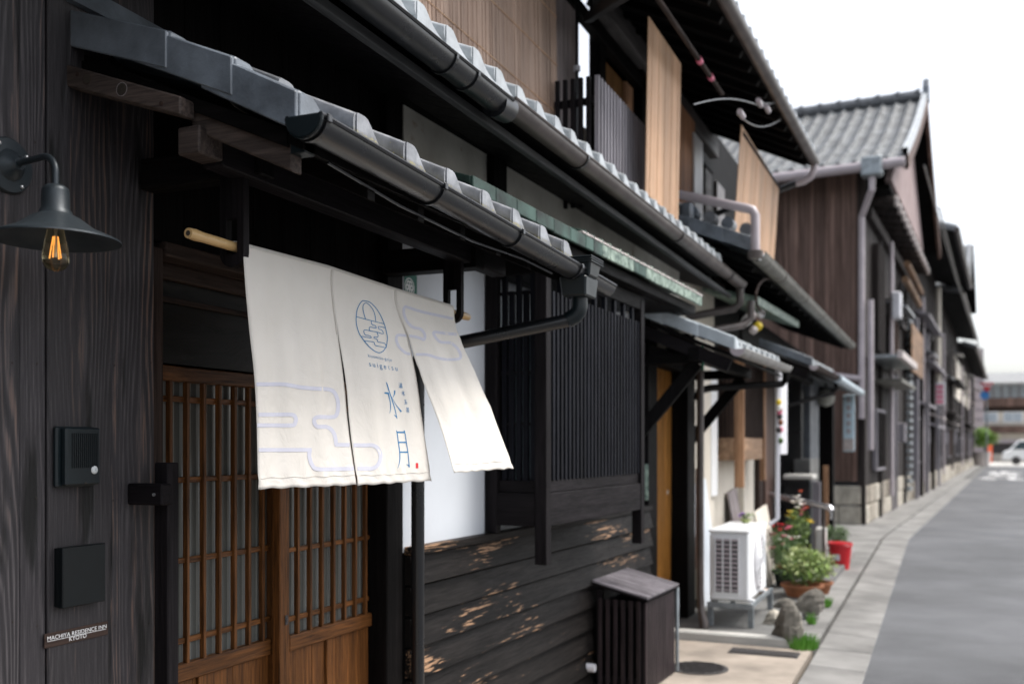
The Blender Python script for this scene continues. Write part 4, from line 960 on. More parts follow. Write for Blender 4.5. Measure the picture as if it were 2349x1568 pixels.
p = B.Y(1362, 1533, yb0 - .03); vp = thing('white_outlet', 'small white plastic wall outlet low on the clapboards beside the slatted cover', 'outlet', (.02, yb0 - .06, .14), B)
mb = MB(B); mb.lathe((.01, yb0 - .06, .16), [(.001, .05), (.022, .05), (.025, .03), (.025, 0)], 16, 'x'); obj('nozzle', mb, M['white_pvc'], vp, 0, True)

# ================================================================ UPPER FLOOR over the long eave
uf = thing('upper_storey', 'dark upper storey with beams, brown window frames and a deep tiled eave', 'house', (-2.2, 6, 2.75))
U = lambda px, py, x: W.X(px, py, x)
g0, g1 = U(1325, 100, -2.25)[1], U(1373, 100, -2.25)[1]
obj('wall', MB().box(-2.29, -2.25, -1.0, g0, 2.70, 4.8), M['black_z'], uf); obj('wall', MB().box(-2.29, -2.25, g1, 13.2, 2.75, 4.85), M['black_z'], uf)
obj('low_wall', MB().box(-2.29, -2.25, g0 + .001, g1 - .001, 2.75, 3.62), M['cream'], uf)
def ub(name, px0, px1, z0, z1, xa, xb, mat, bev=.004):
    return obj(name, MB().box(xa, xb, U(px0, 300, xb)[1], U(px1, 300, xb)[1], z0, z1), mat, uf, bev)
for i in range(7):
    a, b2 = 1248 + i * 11, 1258.5 + i * 11; ub('shutter_board', a, b2, 2.8, 4.6, -2.13, -2.10, M['mauve'], .002)
mb = MB(); yq = U(1323, 100, -2.03)[1]; mb.tube([(-2.03, yq, 2.85), (-2.03, yq, 4.5)], .011, 10); obj('metal_pole', mb, M['gutter'], uf, 0, True)
mb = MB(); mb.lathe((-2.03, yq, U(1323, 158, -2.03)[2]), [(.001, -.015), (.022, -.015), (.022, .015), (.001, .015)], 12); obj('clamp', mb, M['white_pvc'], uf)
ub('window_post', 1376, 1390, 2.8, 4.5, -2.2, -2.12, M['black_z'])
ub('window_post', 1474, 1492, 2.8, 4.5, -2.2, -2.08, M['black_z'])
ub('window_frame', 1437, 1452, 2.8, 4.14, -2.2, -2.14, M['pale_z'])
ub('window_panel', 1390, 1437, 2.8, 4.14, -2.2, -2.17, M['amber_dim'], 0)
ub('window_panel', 1452, 1474, 2.8, 4.0, -2.2, -2.17, M['mauve'], 0)
mb = MB(); mb.box(-2.12, -2.03, 6.3, 10, 4.30, 4.46); obj('grey_beam', mb, M['slat_beam'], uf, .006)
mb = MB(); mb.box(-2.14, -2.08, 5.2, 10, 4.15, 4.24); obj('window_head', mb, M['black_y'], uf, .004)
ub('panel', 1560, 1594, 2.85, 4.28, -2.02, -1.98, M['orange_panel'])
ub('panel', 1618, 1632, 2.85, 4.1, -2.1, -2.06, M['slat_beam']); ub('panel', 1645, 1662, 2.85, 4.1, -2.1, -2.06, M['gutter_brown'])
ub('white_post', 1593, 1612, 2.85, 4.16, -2.02, -1.96, M['white'])
mb = MB(); mb.beam(W.X(1349, 42, -1.95), W.X(1470, -40, -1.0), .05, .05); obj('diagonal_strut', mb, M['black_x'], uf, .004)
# reed screens and pole
def reed_screen(label, px0, px1, x, ztop, zbot, tilt, reed, horizontal=False, cords=5):
    y0 = U(px0, 200, x)[1]; y1 = U(px1, 200, x)[1]
    t_ = thing('reed_blind', label, 'blind', (x, (y0 + y1) / 2, zbot), group='reed blinds')
    mb = MB(); 
    if horizontal:
        n = int((ztop - zbot) / .012); 
        for i in range(n):
            z = zbot + (i + .5) * (ztop - zbot) / n; xx = x + tilt * (1 - (z - zbot) / (ztop - zbot)); mb.box(xx - .0035, xx + .0035, y0, y1, z - .0048, z + .0048)
    else:
        n = int((y1 - y0) / .012)
        for i in range(n):
            y = y0 + (i + .5) * (y1 - y0) / n; r_ = random.uniform(-.0025, .0025)
            mb.hexa([(x + tilt - .004 + r_, y - .0052, zbot), (x + tilt + .004 + r_, y - .0052, zbot), (x + tilt - .004 + r_, y + .0052, zbot), (x + tilt + .004 + r_, y + .0052, zbot), (x - .004 + r_, y - .0052, ztop), (x + .004 + r_, y - .0052, ztop), (x - .004 + r_, y + .0052, ztop), (x + .004 + r_, y + .0052, ztop)])
    obj('reeds', mb, reed, t_, 0, False, 'stuff')
    for i in range(cords):
        if horizontal:
            y = y0 + (y1 - y0) * (i + .5) / cords; mb = MB(); mb.tube([(x + .005, y, ztop), (x + tilt + .005, y, zbot)], .0018, 5)
        else:
            z = zbot + (ztop - zbot) * (i + .5) / cords; xx = x + tilt * (1 - (z - zbot) / (ztop - zbot)) + .007; mb = MB(); mb.tube([(xx, y0, z), (xx, y1, z)], .0025, 5)
        obj('cord', mb, M['reed_tan'], t_)
    return t_
reed_screen('wide brown reed blind above the pale tile ends, left of the grey shutters', 925, 1268, -1.98, 4.75, 2.86, .03, M['reed'], False, 7)
t_ = reed_screen('tall tan reed blind right of the picket balcony, orange at its top', 1487, 1561, -1.56, 3.93, 2.90, -.02, M['reed_tan'], True, 5)
t_ = reed_screen('tan reed blind hanging askew at the far end of the upper storey', 1700, 1786, -1.42, 3.93, 3.04, -.06, M['reed_tan'], True, 4)
mb = MB(); mb.tube([U(1704, 306, -1.42), U(1790, 436, -1.42)], .014, 10)
obj('top_rail', mb, M['char_y'], t_, 0, True)
bp_ = thing('bamboo_rod', 'thin brown bamboo rod hanging under the upper eave by pink ties', 'rod', (-1.4, 6, 3.86))
mb = MB(); pa = Vector(U(1490, -30, -1.4)); pb = Vector(U(1656, 216, -1.4)); mb.tube([pa, pb], .016, 10); obj('stem', mb, M['old_y'], bp_, 0, True)
for f_ in (.62, .80):
    q = pa + (pb - pa) * f_; mb = MB(); mb.tube([q - Vector((0, .03, 0)), q + Vector((0, .03, 0))], .021, 8); obj('tie', mb, M['pink'], bp_)
# balcony of grey pickets
bl = thing('picket_balcony', 'grey picket balcony railing between the brown reed blind and the tall tan blind', 'railing', (-1.83, 5.5, 2.8))
bx_, yb0_ = -1.70, 5.14; yb1_ = U(1474, 250, bx_)[1]
me = lmesh('picket', MB().box(-.012, .012, -.012, .012, 2.72, 3.425), M['slat_grey'], .002)
me2 = lmesh('picket', MB().box(-.012, .012, -.012, .012, 2.72, 3.425), M['char_z'], .002)
n = 17
for i in range(n): piece('picket', me, bl, (bx_, yb0_ + (yb1_ - yb0_) * i / (n - 1), 0))
for i in range(6): piece('picket', me2, bl, (bx_ - .05 - i * .045, yb0_, 0))
for z_ in (3.30, 2.85):
    obj('rail', MB().box(bx_ - .04, bx_ - .014, yb0_, yb1_, z_ - .02, z_ + .02), M['char_y'], bl, .003); obj('rail', MB().box(-2.0, bx_ - .013, yb0_ + .013, yb0_ + .035, z_ - .02, z_ + .02), M['char_x'], bl, .003)
# top eave
ea, eb = Vector((-1.27, 3.9, 4.03)), Vector((-1.15, 10.0, 4.14)); dl = eb - ea
mb = MB(); mb.hexa([(-2.3, 3.9, 4.62), tuple(ea + Vector((.02, 0, -.02))), (-2.3, 10.05, 4.70), tuple(eb + Vector((.02, 0, -.02))), (-2.3, 3.9, 4.72), tuple(ea + Vector((.02, 0, .05))), (-2.3, 10.05, 4.80), tuple(eb + Vector((.02, 0, .05)))]); obj('roof_deck', mb, M['dark'], uf)
for i in range(20):
    q = ea + dl * (i + .3) / 20; mb = MB(); mb.beam((q.x, q.y, q.z - .04), (-2.3, q.y, q.z + .50), .04, .05); obj('rafter', mb, M['black_x'], uf, .003)
n = 28; mt = tile_mesh('eave_tile', dl.y / n, .3, .06, .3, M['tile_pale'])
for i in range(n): q = ea + dl * i / n; piece('eave_tile', mt, uf, (q.x + .06, q.y, q.z + .075))
tg = thing('top_gutter', 'brown gutter along the highest eave, pale curved outlet at its far end', 'gutter', (-1.2, 7, 4.0))
rows = MB(); g = MB(); r_ = .05
rw = []
for q in (ea + Vector((.05, 0, .03)), eb + Vector((.05, 0, .02))):
    rw.append([(q.x + r_ * math.cos(math.pi * k / 10), q.y, q.z - r_ * math.sin(math.pi * k / 10)) for k in range(11)] + [(q.x + (r_ - .004) * math.cos(math.pi * k / 10), q.y, q.z - (r_ - .004) * math.sin(math.pi * k / 10)) for k in range(10, -1, -1)])
g.grid(rw, True); obj('trough', g, M['gutter_brown'], tg, 0, True)
q = eb + Vector((.05, -.05, 0)); mb = MB(); mb.tube([q, q + Vector((.0, 0, -.06)), q + Vector((-.03, 0, -.13)), q + Vector((-.10, 0, -.17)), q + Vector((-.17, 0, -.18))], .035, 12); obj('outlet', mb, M['gutter_lilac'], tg, 0, True)
mb = MB(); mb.tube([q + Vector((-.17, 0, -.18)), (-2.1, q.y, q.z - .42)], .03, 10); obj('return_pipe', mb, M['gutter'], tg, 0, True)
cb = thing('eave_cables', 'thin cables with pale insulators looping below the highest eave', 'cable', (-1.2, 8.6, 4.0))
c0 = W.X(1600, 228, -1.3); 
for k, (a, b2, s_) in enumerate((((1590, 240), (1762, 250), -18), ((1690, 262), (1790, 275), 22), ((1745, 235), (1790, 232), 4))):
    mb = MB(); mb.tube([W.X(a[0] + (b2[0] - a[0]) * j / 10, a[1] + (b2[1] - a[1]) * j / 10 + s_ * math.sin(math.pi * j / 10), -1.16) for j in range(11)], .004, 6); obj('wire', mb, M['gutter'], cb)
for px, py in ((1742, 236), (1760, 250), (1700, 262)):
    q = W.X(px, py, -1.15); mb = MB(); mb.tube([(q[0], q[1] - .06, q[2]), (q[0], q[1] + .06, q[2])], .018, 10); obj('insulator', mb, M['gutter_lilac'], cb, 0, True)

# ================================================================ THIRD HOUSE (y 6.5 .. 17)
th = thing('third_house', 'dark timber house beyond the clapboards with honey lattice door and cream wall', 'house', (-1.95, 9.5, 0))
XF = -1.96
def tb(name, x0, x1, y0, y1, z0, z1, mat, bev=.004): return obj(name, MB().box(x0, x1, y0, y1, z0, z1), mat, th, bev)
tb('back_wall', -2.6, -2.4, 6.45, 17.5, 0, 2.9, M['dark'])
tb('wall', -2.05, XF, 7.62, 9.45, 0, 2.85, M['cream'])
tb('wall', -2.05, XF, 10.9, 17.6, 0, 2.85, M['black_z'])
tb('wall', -2.05, XF - .002, 9.45, 10.9, 0, 1.35, M['cream'])
tb('upper_wall', -2.2, XF - .02, 6.5, 17.6, 2.28, 2.9, M['black_y'])
# honey door
yd0, yd1 = U(1486, 1000, -1.93)[1], U(1540, 1000, -1.93)[1]
dd_ = tb('lattice_door', -1.99, -1.96, yd0, yd1, .05, 2.05, M['tan_z']); dd_['label'] = 'honey coloured fine lattice door'
me = lmesh('door_slat', MB().box(0, .014, -.009, .009, .08, 2.0), M['tan_z'], .001)
ns = int((yd1 - yd0) / .033)
for i in range(ns): piece('door_slat', me, dd_, (-1.945, yd0 + (i + .5) * (yd1 - yd0) / ns, 0))
for z_ in (.45, .95, 1.45, 1.85): obj('door_rung', MB().box(-1.957, -1.947, yd0, yd1, z_ - .012, z_ + .012), M['tan_z'], dd_)
q = W.X(1533, 1128, -1.925); obj('door_pull', MB().lathe((-1.931, q[1] - .01, q[2]), [(.001, .006), (.016, .006), (.018, 0)], 14, 'x'), M['screw'], dd_, 0, True)
tb('door_post', -2.0, -1.86, 6.46, yd0 - .002, 0, 2.3, M['black_z'])
yq0, yq1 = yd1 + .002, W.X(1600, 1300, -1.78)[1]
tb('door_post', -2.0, -1.80, yq0, yq1, 0, 2.3, M['black_z'])
tb('lintel', -2.0, -1.82, 6.5, 7.9, 2.0, 2.12, M['black_y'])
q = W.Y(1484, 1075, 6.42); tb('green_tag', q[0] - .012, q[0] + .012, 6.405, 6.41, 1.06, 1.30, M['copper_pale'])
tb('notice_strip', -1.955, -1.945, 7.72, 7.80, .6, 2.0, M['cream'])
# narrow pale boards between the brown pipe and the natural wood bay
for (a, b2, m_) in ((1614, 1630, 'cream'), (1632, 1646, 'white')): tb('white_batten', XF, XF + .03, U(a, 1000, XF + .03)[1], U(b2, 1000, XF + .03)[1], .95 if m_ == 'white' else .3, 2.2, M[m_])
# brown downpipe
bd = thing('brown_downpipe', 'dark brown downpipe standing left of the white air conditioner, crooked foot', 'downpipe', (-1.68, 7.5, 0))
q = W.Z(1606, 1455, .02)
mb = MB(); mb.tube([(q[0], q[1], 2.0), (q[0], q[1], .35), (q[0] + .005, q[1], .2), (q[0] + .03, q[1] - .02, .12), (q[0] + .035, q[1] - .02, .03)], [.026, .026, .027, .034, .03], 14); obj('pipe', mb, M['gutter_brown'], bd, 0, True)
mb = MB(); mb.tube([(q[0] - .05, q[1] + .12, .5), (q[0] - .05, q[1] + .12, 1.25)], .014, 8); obj('conduit', mb, M['gutter_lilac'], bd, 0, True)
# second porch
def porch(name, label, xe, yv, ye, z0, z1, xw, pitch, matv, mate, gut, braces, tile_h=.06):
    r = thing(name, label, 'roof', ((xe + xw) / 2, (yv + ye) / 2, z0 - .1))
    sl = .42; dx = xe - xw
    roof_strip(r, W, xe, yv + pitch, ye, z0, z1, pitch, sl, max(2, int(dx / .22)), .25, tile_h, mate, mate)
    mv = verge_tile('verge_tile', .27, sl, matv, .085, pitch, .06); n = int(math.ceil(dx / .235))
    for c in range(n): piece('verge_tile', mv, r, (xe + .012 - c * .235, yv - .004 * c, z0 + tile_h + .004 + c * (.235 * sl - .005)))
    s_ = lambda x: z0 - .045 - (x - xe) * sl
    mb = MB(); mb.hexa([(xw, yv + .02, s_(xw) - .02), (xe, yv + .02, s_(xe) - .02), (xw, ye - .02, s_(xw) - .02), (xe, ye - .02, s_(xe) - .02), (xw, yv + .02, s_(xw)), (xe, yv + .02, s_(xe)), (xw, ye - .02, s_(xw)), (xe, ye - .02, s_(xe))]); obj('roof_deck', mb, M['black_y'], r)
    mb = MB(); mb.beam((xw, yv + .05, s_(xw) - .07), (xe - .03, yv + .05, s_(xe) - .07), .03, .08); obj('gable_board', mb, M['char_x'], r, .003)
    mb = MB(); mb.box(xe - .30, xe - .23, yv + .03, ye - .1, s_(xe - .27) - .14, s_(xe - .27) - .06); obj('purlin', mb, M['black_y'], r, .004)
    for yb in braces:
        mb = MB(); mb.beam((xw + .05, yb, z0 - .60), (xe - .27, yb, z0 - .08), .05, .085); obj('brace', mb, M['black_z'], r, .004)
        mb = MB(); mb.box(xw, xe - .24, yb - .03, yb + .03, z0 - .085, z0 - .01); obj('brace_arm', mb, M['black_x'], r, .003)
    r2 = thing('gutter', label.split(' with ')[0].replace('tiled porch roof', 'gutter under the tiled porch roof'), 'gutter', (xe + .04, (yv + ye) / 2, z0 - .1)); r2.name = 'porch_gutter'
    obj('trough', half_gutter(W, xe + .035, yv - .05, ye + .04, z0 - .02, z1 - .02, .045), gut, r2, 0, True)
    mb = MB(); mb.prism([(xe + .035 + .046 * math.cos(math.pi * k / 12), z0 - .02 - .046 * math.sin(math.pi * k / 12)) for k in range(13)], 'y', yv - .054, yv - .048); obj('end_cap', mb, M['gutter_lilac'], r2)
    return r, r2
p2_, g2_ = porch('second_porch_roof', 'small tiled porch roof with a pale blue-grey verge over the honey lattice door', -1.20, 6.37, 8.49, 2.05, 2.09, -1.96, .236, plain('pale_slate_verge', (.52, .58, .62), .3, 0, .35, 6, .15), M['tile_pale'], plain('pale_grey_gutter', (.30, .29, .27), .4, 0, .3, 7), (6.55, 8.2))
q = Vector((-1.165, 8.45, 2.03)); mb = MB(); mb.tube([q, q + Vector((0, 0, -.07)), q + Vector((-.03, 0, -.10)), (-1.62, 7.7, 1.87), (-1.68, 7.55, 1.84), (-1.685, 7.5, 1.78)], .028, 12); obj('drain_arm', mb, M['black_x'], g2_, 0, True)
hg = thing('hanging_line', 'green cord hanging beneath the second porch roof', 'cord', (-1.6, 7.2, 1.7)); a = W.X(1611, 793, -1.45); b2 = W.X(1611, 848, -1.45)
mb = MB(); mb.tube([a, b2], .009, 8); obj('cord', mb, plain('green_twine', (.0, .22, .12), .5), hg)
p3_, g3_ = porch('third_porch_roof', 'farther little tiled porch roof with a dark blue-grey verge and brown gutter', -1.15, 10.1, 12.5, 2.22, 2.26, -1.58, .24, M['tile_dark'], M['tile_pale'], M['old_y'], ())
mb = MB(); mb.tube([(-1.12, 12.4, 2.2), (-1.12, 12.4, 2.1), (-1.16, 12.35, 2.04), (-1.6, 11.4, 1.86)], .026, 10); obj('drain_arm', mb, M['black_x'], g3_, 0, True)
aw = thing('metal_awning', 'silver blue metal awning edge beyond the third porch roof', 'awning', (-1.2, 14, 2.2))
mb = MB(); mb.hexa([(-1.9, 12.3, 2.40), (-1.13, 12.3, 2.22), (-1.9, 16.2, 2.40), (-1.13, 16.2, 2.22), (-1.9, 12.3, 2.42), (-1.13, 12.3, 2.25), (-1.9, 16.2, 2.42), (-1.13, 16.2, 2.25)]); obj('sheet', mb, M['galv'], aw)
mb = MB(); mb.tube([(-1.10, 12.3, 2.21), (-1.10, 16.2, 2.23)], .055, 12); obj('edge_roll', mb, plain('pale_blue_steel', (.42, .50, .55), .35, .3, .2), aw, 0, True)
# roof over the third house
tr_ = thing('third_house_roof', 'far tiled eave with a long grey-green gutter and a heavy dark verge at its near end', 'roof', (-1.5, 12, 2.8))
roof_strip(tr_, W, -1.29, 7.89, 16.4, 2.885, 3.02, .27, .42, 3, .27, .075, M['tile_pale'], M['tile'])
mv = verge_tile('verge_tile', .29, .42, M['tile_dark'], .11, .27, .075)
for c in range(4): piece('verge_tile', mv, tr_, (-1.26 - c * .25, 7.60 - .004 * c, 2.98 + c * (.25 * .42 - .006)))
for c in range(5):
    mb = MB(); mb.tube([(-1.36 - c * .14, 7.72, 3.08 + c * .058), (-1.36 - c * .14, 7.86, 3.08 + c * .058)], .05, 10); obj('ridge_end', mb, M['tile_dark'] if c % 2 else M['tile'], tr_)
mb = MB(); mb.box(-1.86, -1.76, 7.66, 7.9, 3.10, 3.32); obj('ridge_block', mb, M['tile_dark'], tr_, .02)
mb = MB(); mb.hexa([(-2.3, 7.7, 3.2), (-1.3, 7.7, 2.80), (-2.3, 16.4, 3.3), (-1.3, 16.4, 2.93), (-2.3, 7.7, 3.24), (-1.3, 7.7, 2.84), (-2.3, 16.4, 3.34), (-1.3, 16.4, 2.97)]); obj('roof_deck', mb, M['dark'], tr_)
for i in range(18): obj('rafter', MB().beam((-1.33, 7.9 + i * .47, 2.80 + i * .0068), (-2.2, 7.9 + i * .47, 3.14 + i * .0068), .04, .05), M['black_x'], tr_)
tgut = thing('third_gutter', 'long grey-green half-round gutter running to the brown boarded gable house', 'gutter', (-1.25, 12, 2.8))
obj('trough', half_gutter(W, -1.25, 7.55, 16.3, 2.86, 2.985, .066), M['gutter_olive'], tgut, 0, True)
for yy in (8.7, 10.2, 11.8, 13.6, 15.4): obj('bracket', gutter_ring(W, -1.25, yy, 2.86 + (yy - 7.55) * .0143, .066, .03), M['gutter_brown'], tgut)
cg = thing('small_copper_eave', 'short green copper edge under the long grey-green gutter', 'canopy', (-1.4, 9.5, 2.6))
a = W.X(1738, 690, -1.42); b2 = W.X(1832, 745, -1.42)
mb = MB(); mb.hexa([(-1.9, a[1], a[2] + .12), (-1.42, a[1], a[2] - .03), (-1.9, b2[1], b2[2] + .12), (-1.42, b2[1], b2[2] - .03), (-1.9, a[1], a[2] + .16), (-1.42, a[1], a[2] + .04), (-1.9, b2[1], b2[2] + .16), (-1.42, b2[1], b2[2] + .04)]); obj('edge', mb, M['copper_pale'], cg)
# grey overflow pipe above the roofs
op = thing('overflow_pipe', 'pale grey elbow pipe crossing the roof tiles below the tan blind', 'pipe', (-1.5, 7.6, 2.9))
a = Vector(W.Y(1470, 428, 7.60)); b2 = Vector(W.Y(1716, 479, 7.50)); 
mb = MB(); mb.tube([a, b2, b2 + Vector((.03, 0, -.012)), b2 + Vector((.05, 0, -.05)), b2 + Vector((.052, 0, -.34))], .034, 14); obj('pipe', mb, M['gutter_lilac'], op, 0, True)
mb = MB(); mb.lathe((b2.x + .052, b2.y, b2.z - .37), [(.001, 0), (.055, 0), (.06, .05), (.035, .06)], 14); obj('joint', mb, M['gutter_brown'], op, 0, True)
gt2 = thing('brown_outlet', 'brown pipe elbow and looped cable hanging under the gutter joint', 'pipe', (-1.4, 8.2, 2.5))
q = W.X(1722, 690, -1.40); mb = MB(); mb.tube([q, (q[0], q[1], q[2] - .14), (q[0] - .06, q[1] - .05, q[2] - .2), (-1.75, 7.7, q[2] - .3)], .03, 10); obj('elbow', mb, M['gutter_brown'], gt2, 0, True)
mb = MB(); mb.tube([W.X(1738 + 30 * math.cos(k * .35 + 3.3) + 25, 690 + 42 * math.sin(k * .35 + 3.3) - 10, -1.3) for k in range(-4, 6)], .010, 6); obj('loop_cable', mb, M['old_y'], gt2)
dr2 = thing('dried_bouquet', 'dried yellowish bouquet and shell hanging in the dark under the porch eaves', 'decoration', (-1.5, 9.2, 2.1))
for px, py, r_, m_ in ((1722, 722, .05, 'cap_pale'), (1738, 748, .045, 'yellow'), (1712, 735, .05, 'concrete_pale'), (1745, 720, .04, 'white_pvc'), (1758, 705, .035, 'cap_pale'), (1728, 757, .04, 'cap_pale')):
    q = W.X(px, py, -1.45)
    mb = MB(); mb.lathe((q[0], q[1], q[2] - r_), [(.001, 0), (r_ * .7, r_ * .4), (r_, r_), (r_ * .6, r_ * 1.7), (.001, r_ * 2)], 9); obj('pod', mb, M[m_], dr2, 0, True)

# natural wood bay window
nb = thing('natural_wood_bay', 'small bay window of pale natural wood with a thick sill above the air conditioner', 'window', (-1.84, 10.2, 1.0))
y0 = 9.6; xb = -1.71; y1 = U(1757, 1000, xb)[1]
def nbx(name, *a, mat, bev=.004): return obj(name, MB().box(*a), mat, nb, bev)
nbx('corner_post', xb - .09, xb, y0, y0 + .05, 1.02, 2.4, mat=M['pale_z']); nbx('corner_post', xb - .05, xb, y1 - .10, y1, 1.05, 2.4, mat=M['pale_z'])
nbx('sill', -1.96, xb - .02, y0 + .01, y1 - .1, 1.28, 1.50, mat=M['pale_y'])
nbx('front_panel', xb - .05, xb - .03, y0 + .05, y1 - .1, 1.50, 2.4, mat=M['far_z']); nbx('side_panel', -1.96, xb - .09, y0 + .02, y0 + .03, 1.5, 2.4, mat=M['far_z'])
me = lmesh('lattice_bar', MB().box(-.015, .0, -.012, .012, 1.5, 2.4), M['old_z'], .002)
for i in range(14): piece('lattice_bar', me, nb, (xb - .01, y0 + .09 + i * (y1 - y0 - .22) / 13, 0))
for i in range(4): piece('lattice_bar', me, nb, (-1.93 + i * .04, y0 + .018, 0), W, R(90))
# pillars, pipes, dark lattice front
tb('pillar', -1.96, -1.90, U(1706, 1100, -1.90)[1], U(1738, 1100, -1.90)[1], .1, 1.35, M['cream'])
tb('brown_post', -1.96, -1.84, U(1742, 1100, -1.84)[1], U(1750, 1100, -1.84)[1], .1, 1.9, M['old_z'])
tb('brown_post', -1.96, -1.82, U(1756, 1100, -1.82)[1], U(1776, 1100, -1.82)[1], .1, 2.3, M['far_z'])
ya_ = U(1803, 1100, -1.80)[1]
tb('lattice_screen', -1.90, -1.86, 12.2, 13.6, .9, 2.3, M['plastic_slate'])
me = lmesh('screen_bar', MB().box(0, .03, -.016, .016, .9, 2.3), M['char_z'], .002)
for i in range(14): piece('screen_bar', me, th, (-1.86, 12.25 + i * .10, 0))
tb('grey_post', -1.9, -1.62, U(1838, 1000, -1.62)[1], U(1846, 1000, -1.62)[1], .0, 2.3, M['gutter'])
tb('grey_panel', -1.7, -1.55, U(1858, 1000, -1.55)[1], U(1878, 1000, -1.55)[1], 1.1, 2.3, plain('blue_grey_panel', (.07, .08, .095), .5))
tb('grey_panel_foot', -1.7, -1.5, U(1858, 1000, -1.5)[1], U(1878, 1000, -1.5)[1], .95, 1.25, M['concrete_dark'])
tb('dark_doorway', -1.92, -1.52, 16.3, 16.5, .0, 2.5, M['black_z'])
wd = thing('white_downpipe', 'white downpipe with small coloured ornaments tied on, right of the natural wood bay', 'downpipe', (-1.25, 8.6, .6))
a = W.X(1783, 850, -1.24); z_ = W.X(1783, 1188, -1.24)[2]
mb = MB(); mb.tube([(-1.24, a[1], a[2]), (-1.24, a[1], z_), (-1.30, a[1] - .04, z_ - .05)], .019, 12); obj('pipe', mb, M['white_pvc'], wd, 0, True)
for k, (m_, py) in enumerate((('yellow', 922), ('pink', 945), ('terracotta', 968), ('iron', 985), ('iron', 955), ('leaf', 1010), ('blossom', 935), ('terracotta', 940), ('pink', 985))):
    q = W.X(1786 + (k % 3) * 2, py, -1.215); mb = MB(); mb.lathe(q, [(.001, -.03), (.022, -.012), (.022, .012), (.001, .03)], 8); obj('ornament', mb, M[m_], wd, 0, True)
wb = thing('white_signboard', 'tall narrow white hanging board just right of the white downpipe', 'sign', (-1.2, 9.1, 1.3))
yy0, yy1 = U(1791, 900, -1.22)[1], U(1806, 900, -1.22)[1]
obj('board', MB().box(-1.24, -1.22, yy0, yy1, W.X(1798, 1042, -1.22)[2], W.X(1798, 858, -1.22)[2]), M['white_pvc'], wb, .006)
ll = thing('globe_lamp', 'round grey globe lamp in the dark porch by the pale blue vertical sign', 'lamp', (-1.5, 15.2, 2.0))
q = W.X(1894, 912, -1.45); mb = MB(); mb.lathe(q, [(.12 * math.sin(math.pi * k / 12) + .001, -.12 * math.cos(math.pi * k / 12)) for k in range(13)], 20); obj('globe', mb, plain('milky_grey_glass', (.34, .34, .30), .3), ll, 0, True)
mb = MB(); mb.tube([(q[0], q[1], q[2] + .11), (q[0], q[1], q[2] + .2)], .02, 8); obj('stem', mb, M['iron'], ll)
vs_ = thing('vertical_sign', 'pale blue vertical sign with a pink foot on the far dark doorway', 'sign', (-1.2, 16.5, 1.3))
M['skyblue'] = plain('pale_blue_sign_face', (.52, .66, .74), .4, 0, .2, 4, 0)
q0, q1 = W.Y(1933, 905, 16.2), W.Y(1960, 1035, 16.2)
obj('face', MB().box(q0[0], q1[0], 16.2, 16.23, q1[2], q0[2]), M['skyblue'], vs_, .01)
obj('pink_foot', MB().box(q0[0] + .01, q1[0] - .01, 16.19, 16.2, q1[2] + .02, q1[2] + .20), M['cap_pale'], vs_)
for k in range(7): obj('print_line', MB().box(q0[0] + .06, q1[0] - .06, 16.19, 16.2, q1[2] + .28 + k * .12, q1[2] + .35 + k * .12), M['gutter_lilac'], vs_)
# ================================================================ AIR CONDITIONER
ac = thing('air_conditioner', 'white outdoor air conditioner unit with side grille, on a galvanised steel stand', 'air conditioner', (-1.42, 7.9, .07))
ax0, ax1, ay0, ay1, az0, az1 = -1.575, -1.285, 7.42, 8.22, .275, .80
obj('casing', MB().box(ax0, ax1, ay0, ay1, az0, az1 - .03), M['white'], ac, .012)
obj('top_cover', MB().box(ax0 - .006, ax1 + .006, ay0 - .006, ay1 + .006, az1 - .03, az1), M['white'], ac, .010)
obj('grille_recess', MB().box(ax0 + .045, ax1 - .07, ay0 - .002, ay0 + .004, az0 + .06, az1 - .07), M['plastic_slate'], ac)
me = lmesh('grille_slat', MB().box(ax0 + .04, ax1 - .066, -.012, 0, -.0095, .0095), M['gutter_lilac'], .002)
for i in range(12): piece('grille_slat', me, ac, (0, ay0 - .002, az0 + .078 + i * .0335))
for i in range(4): obj('grille_bar', MB().box(ax0 + .042 + i * .058 - .003, ax0 + .042 + i * .058 + .006, ay0 - .018, ay0 - .004, az0 + .055, az1 - .065), M['white'], ac, .001)
fc = (ax1 + .002, ay0 + .46, (az0 + az1) / 2 - .01)
for k, r_ in enumerate((.05, .085, .12, .155, .19, .218)):
    mb = MB(); mb.tube([(fc[0] + .016 - k * .001, fc[1] + r_ * math.cos(a * math.pi / 16), fc[2] + r_ * math.sin(a * math.pi / 16)) for a in range(33)], .005, 6); obj('fan_ring', mb, M['white'], ac)
mb = MB(); mb.lathe(fc, [(.001, .001), (.215, .001), (.22, .0)], 32, 'x'); obj('fan_recess', mb, M['gutter_lilac'], ac)
for a in range(8):
    an = a * math.pi / 4; mb = MB(); mb.tube([(fc[0] + .014, fc[1] + .03 * math.cos(an), fc[2] + .03 * math.sin(an)), (fc[0] + .012, fc[1] + .22 * math.cos(an + .25), fc[2] + .22 * math.sin(an + .25))], .004, 5); obj('fan_spoke', mb, M['white'], ac)
for y_ in (ay0 + .10, ay1 - .14): obj('foot', MB().box(ax0 - .02, ax1 + .02, y_, y_ + .04, az0 - .02, az0), M['white'], ac, .003)
sd_ = thing('unit_stand', 'galvanised steel stand with four angle legs beneath the white air conditioner', 'stand', (-1.42, 7.9, .07))
for x_ in (ax0 - .02, ax1 - .01):
    for y_ in (ay0 + .02, ay1 + .12): obj('leg', MB().box(x_, x_ + .04, y_, y_ + .04, .076, .25), M['galv'], sd_, .002)
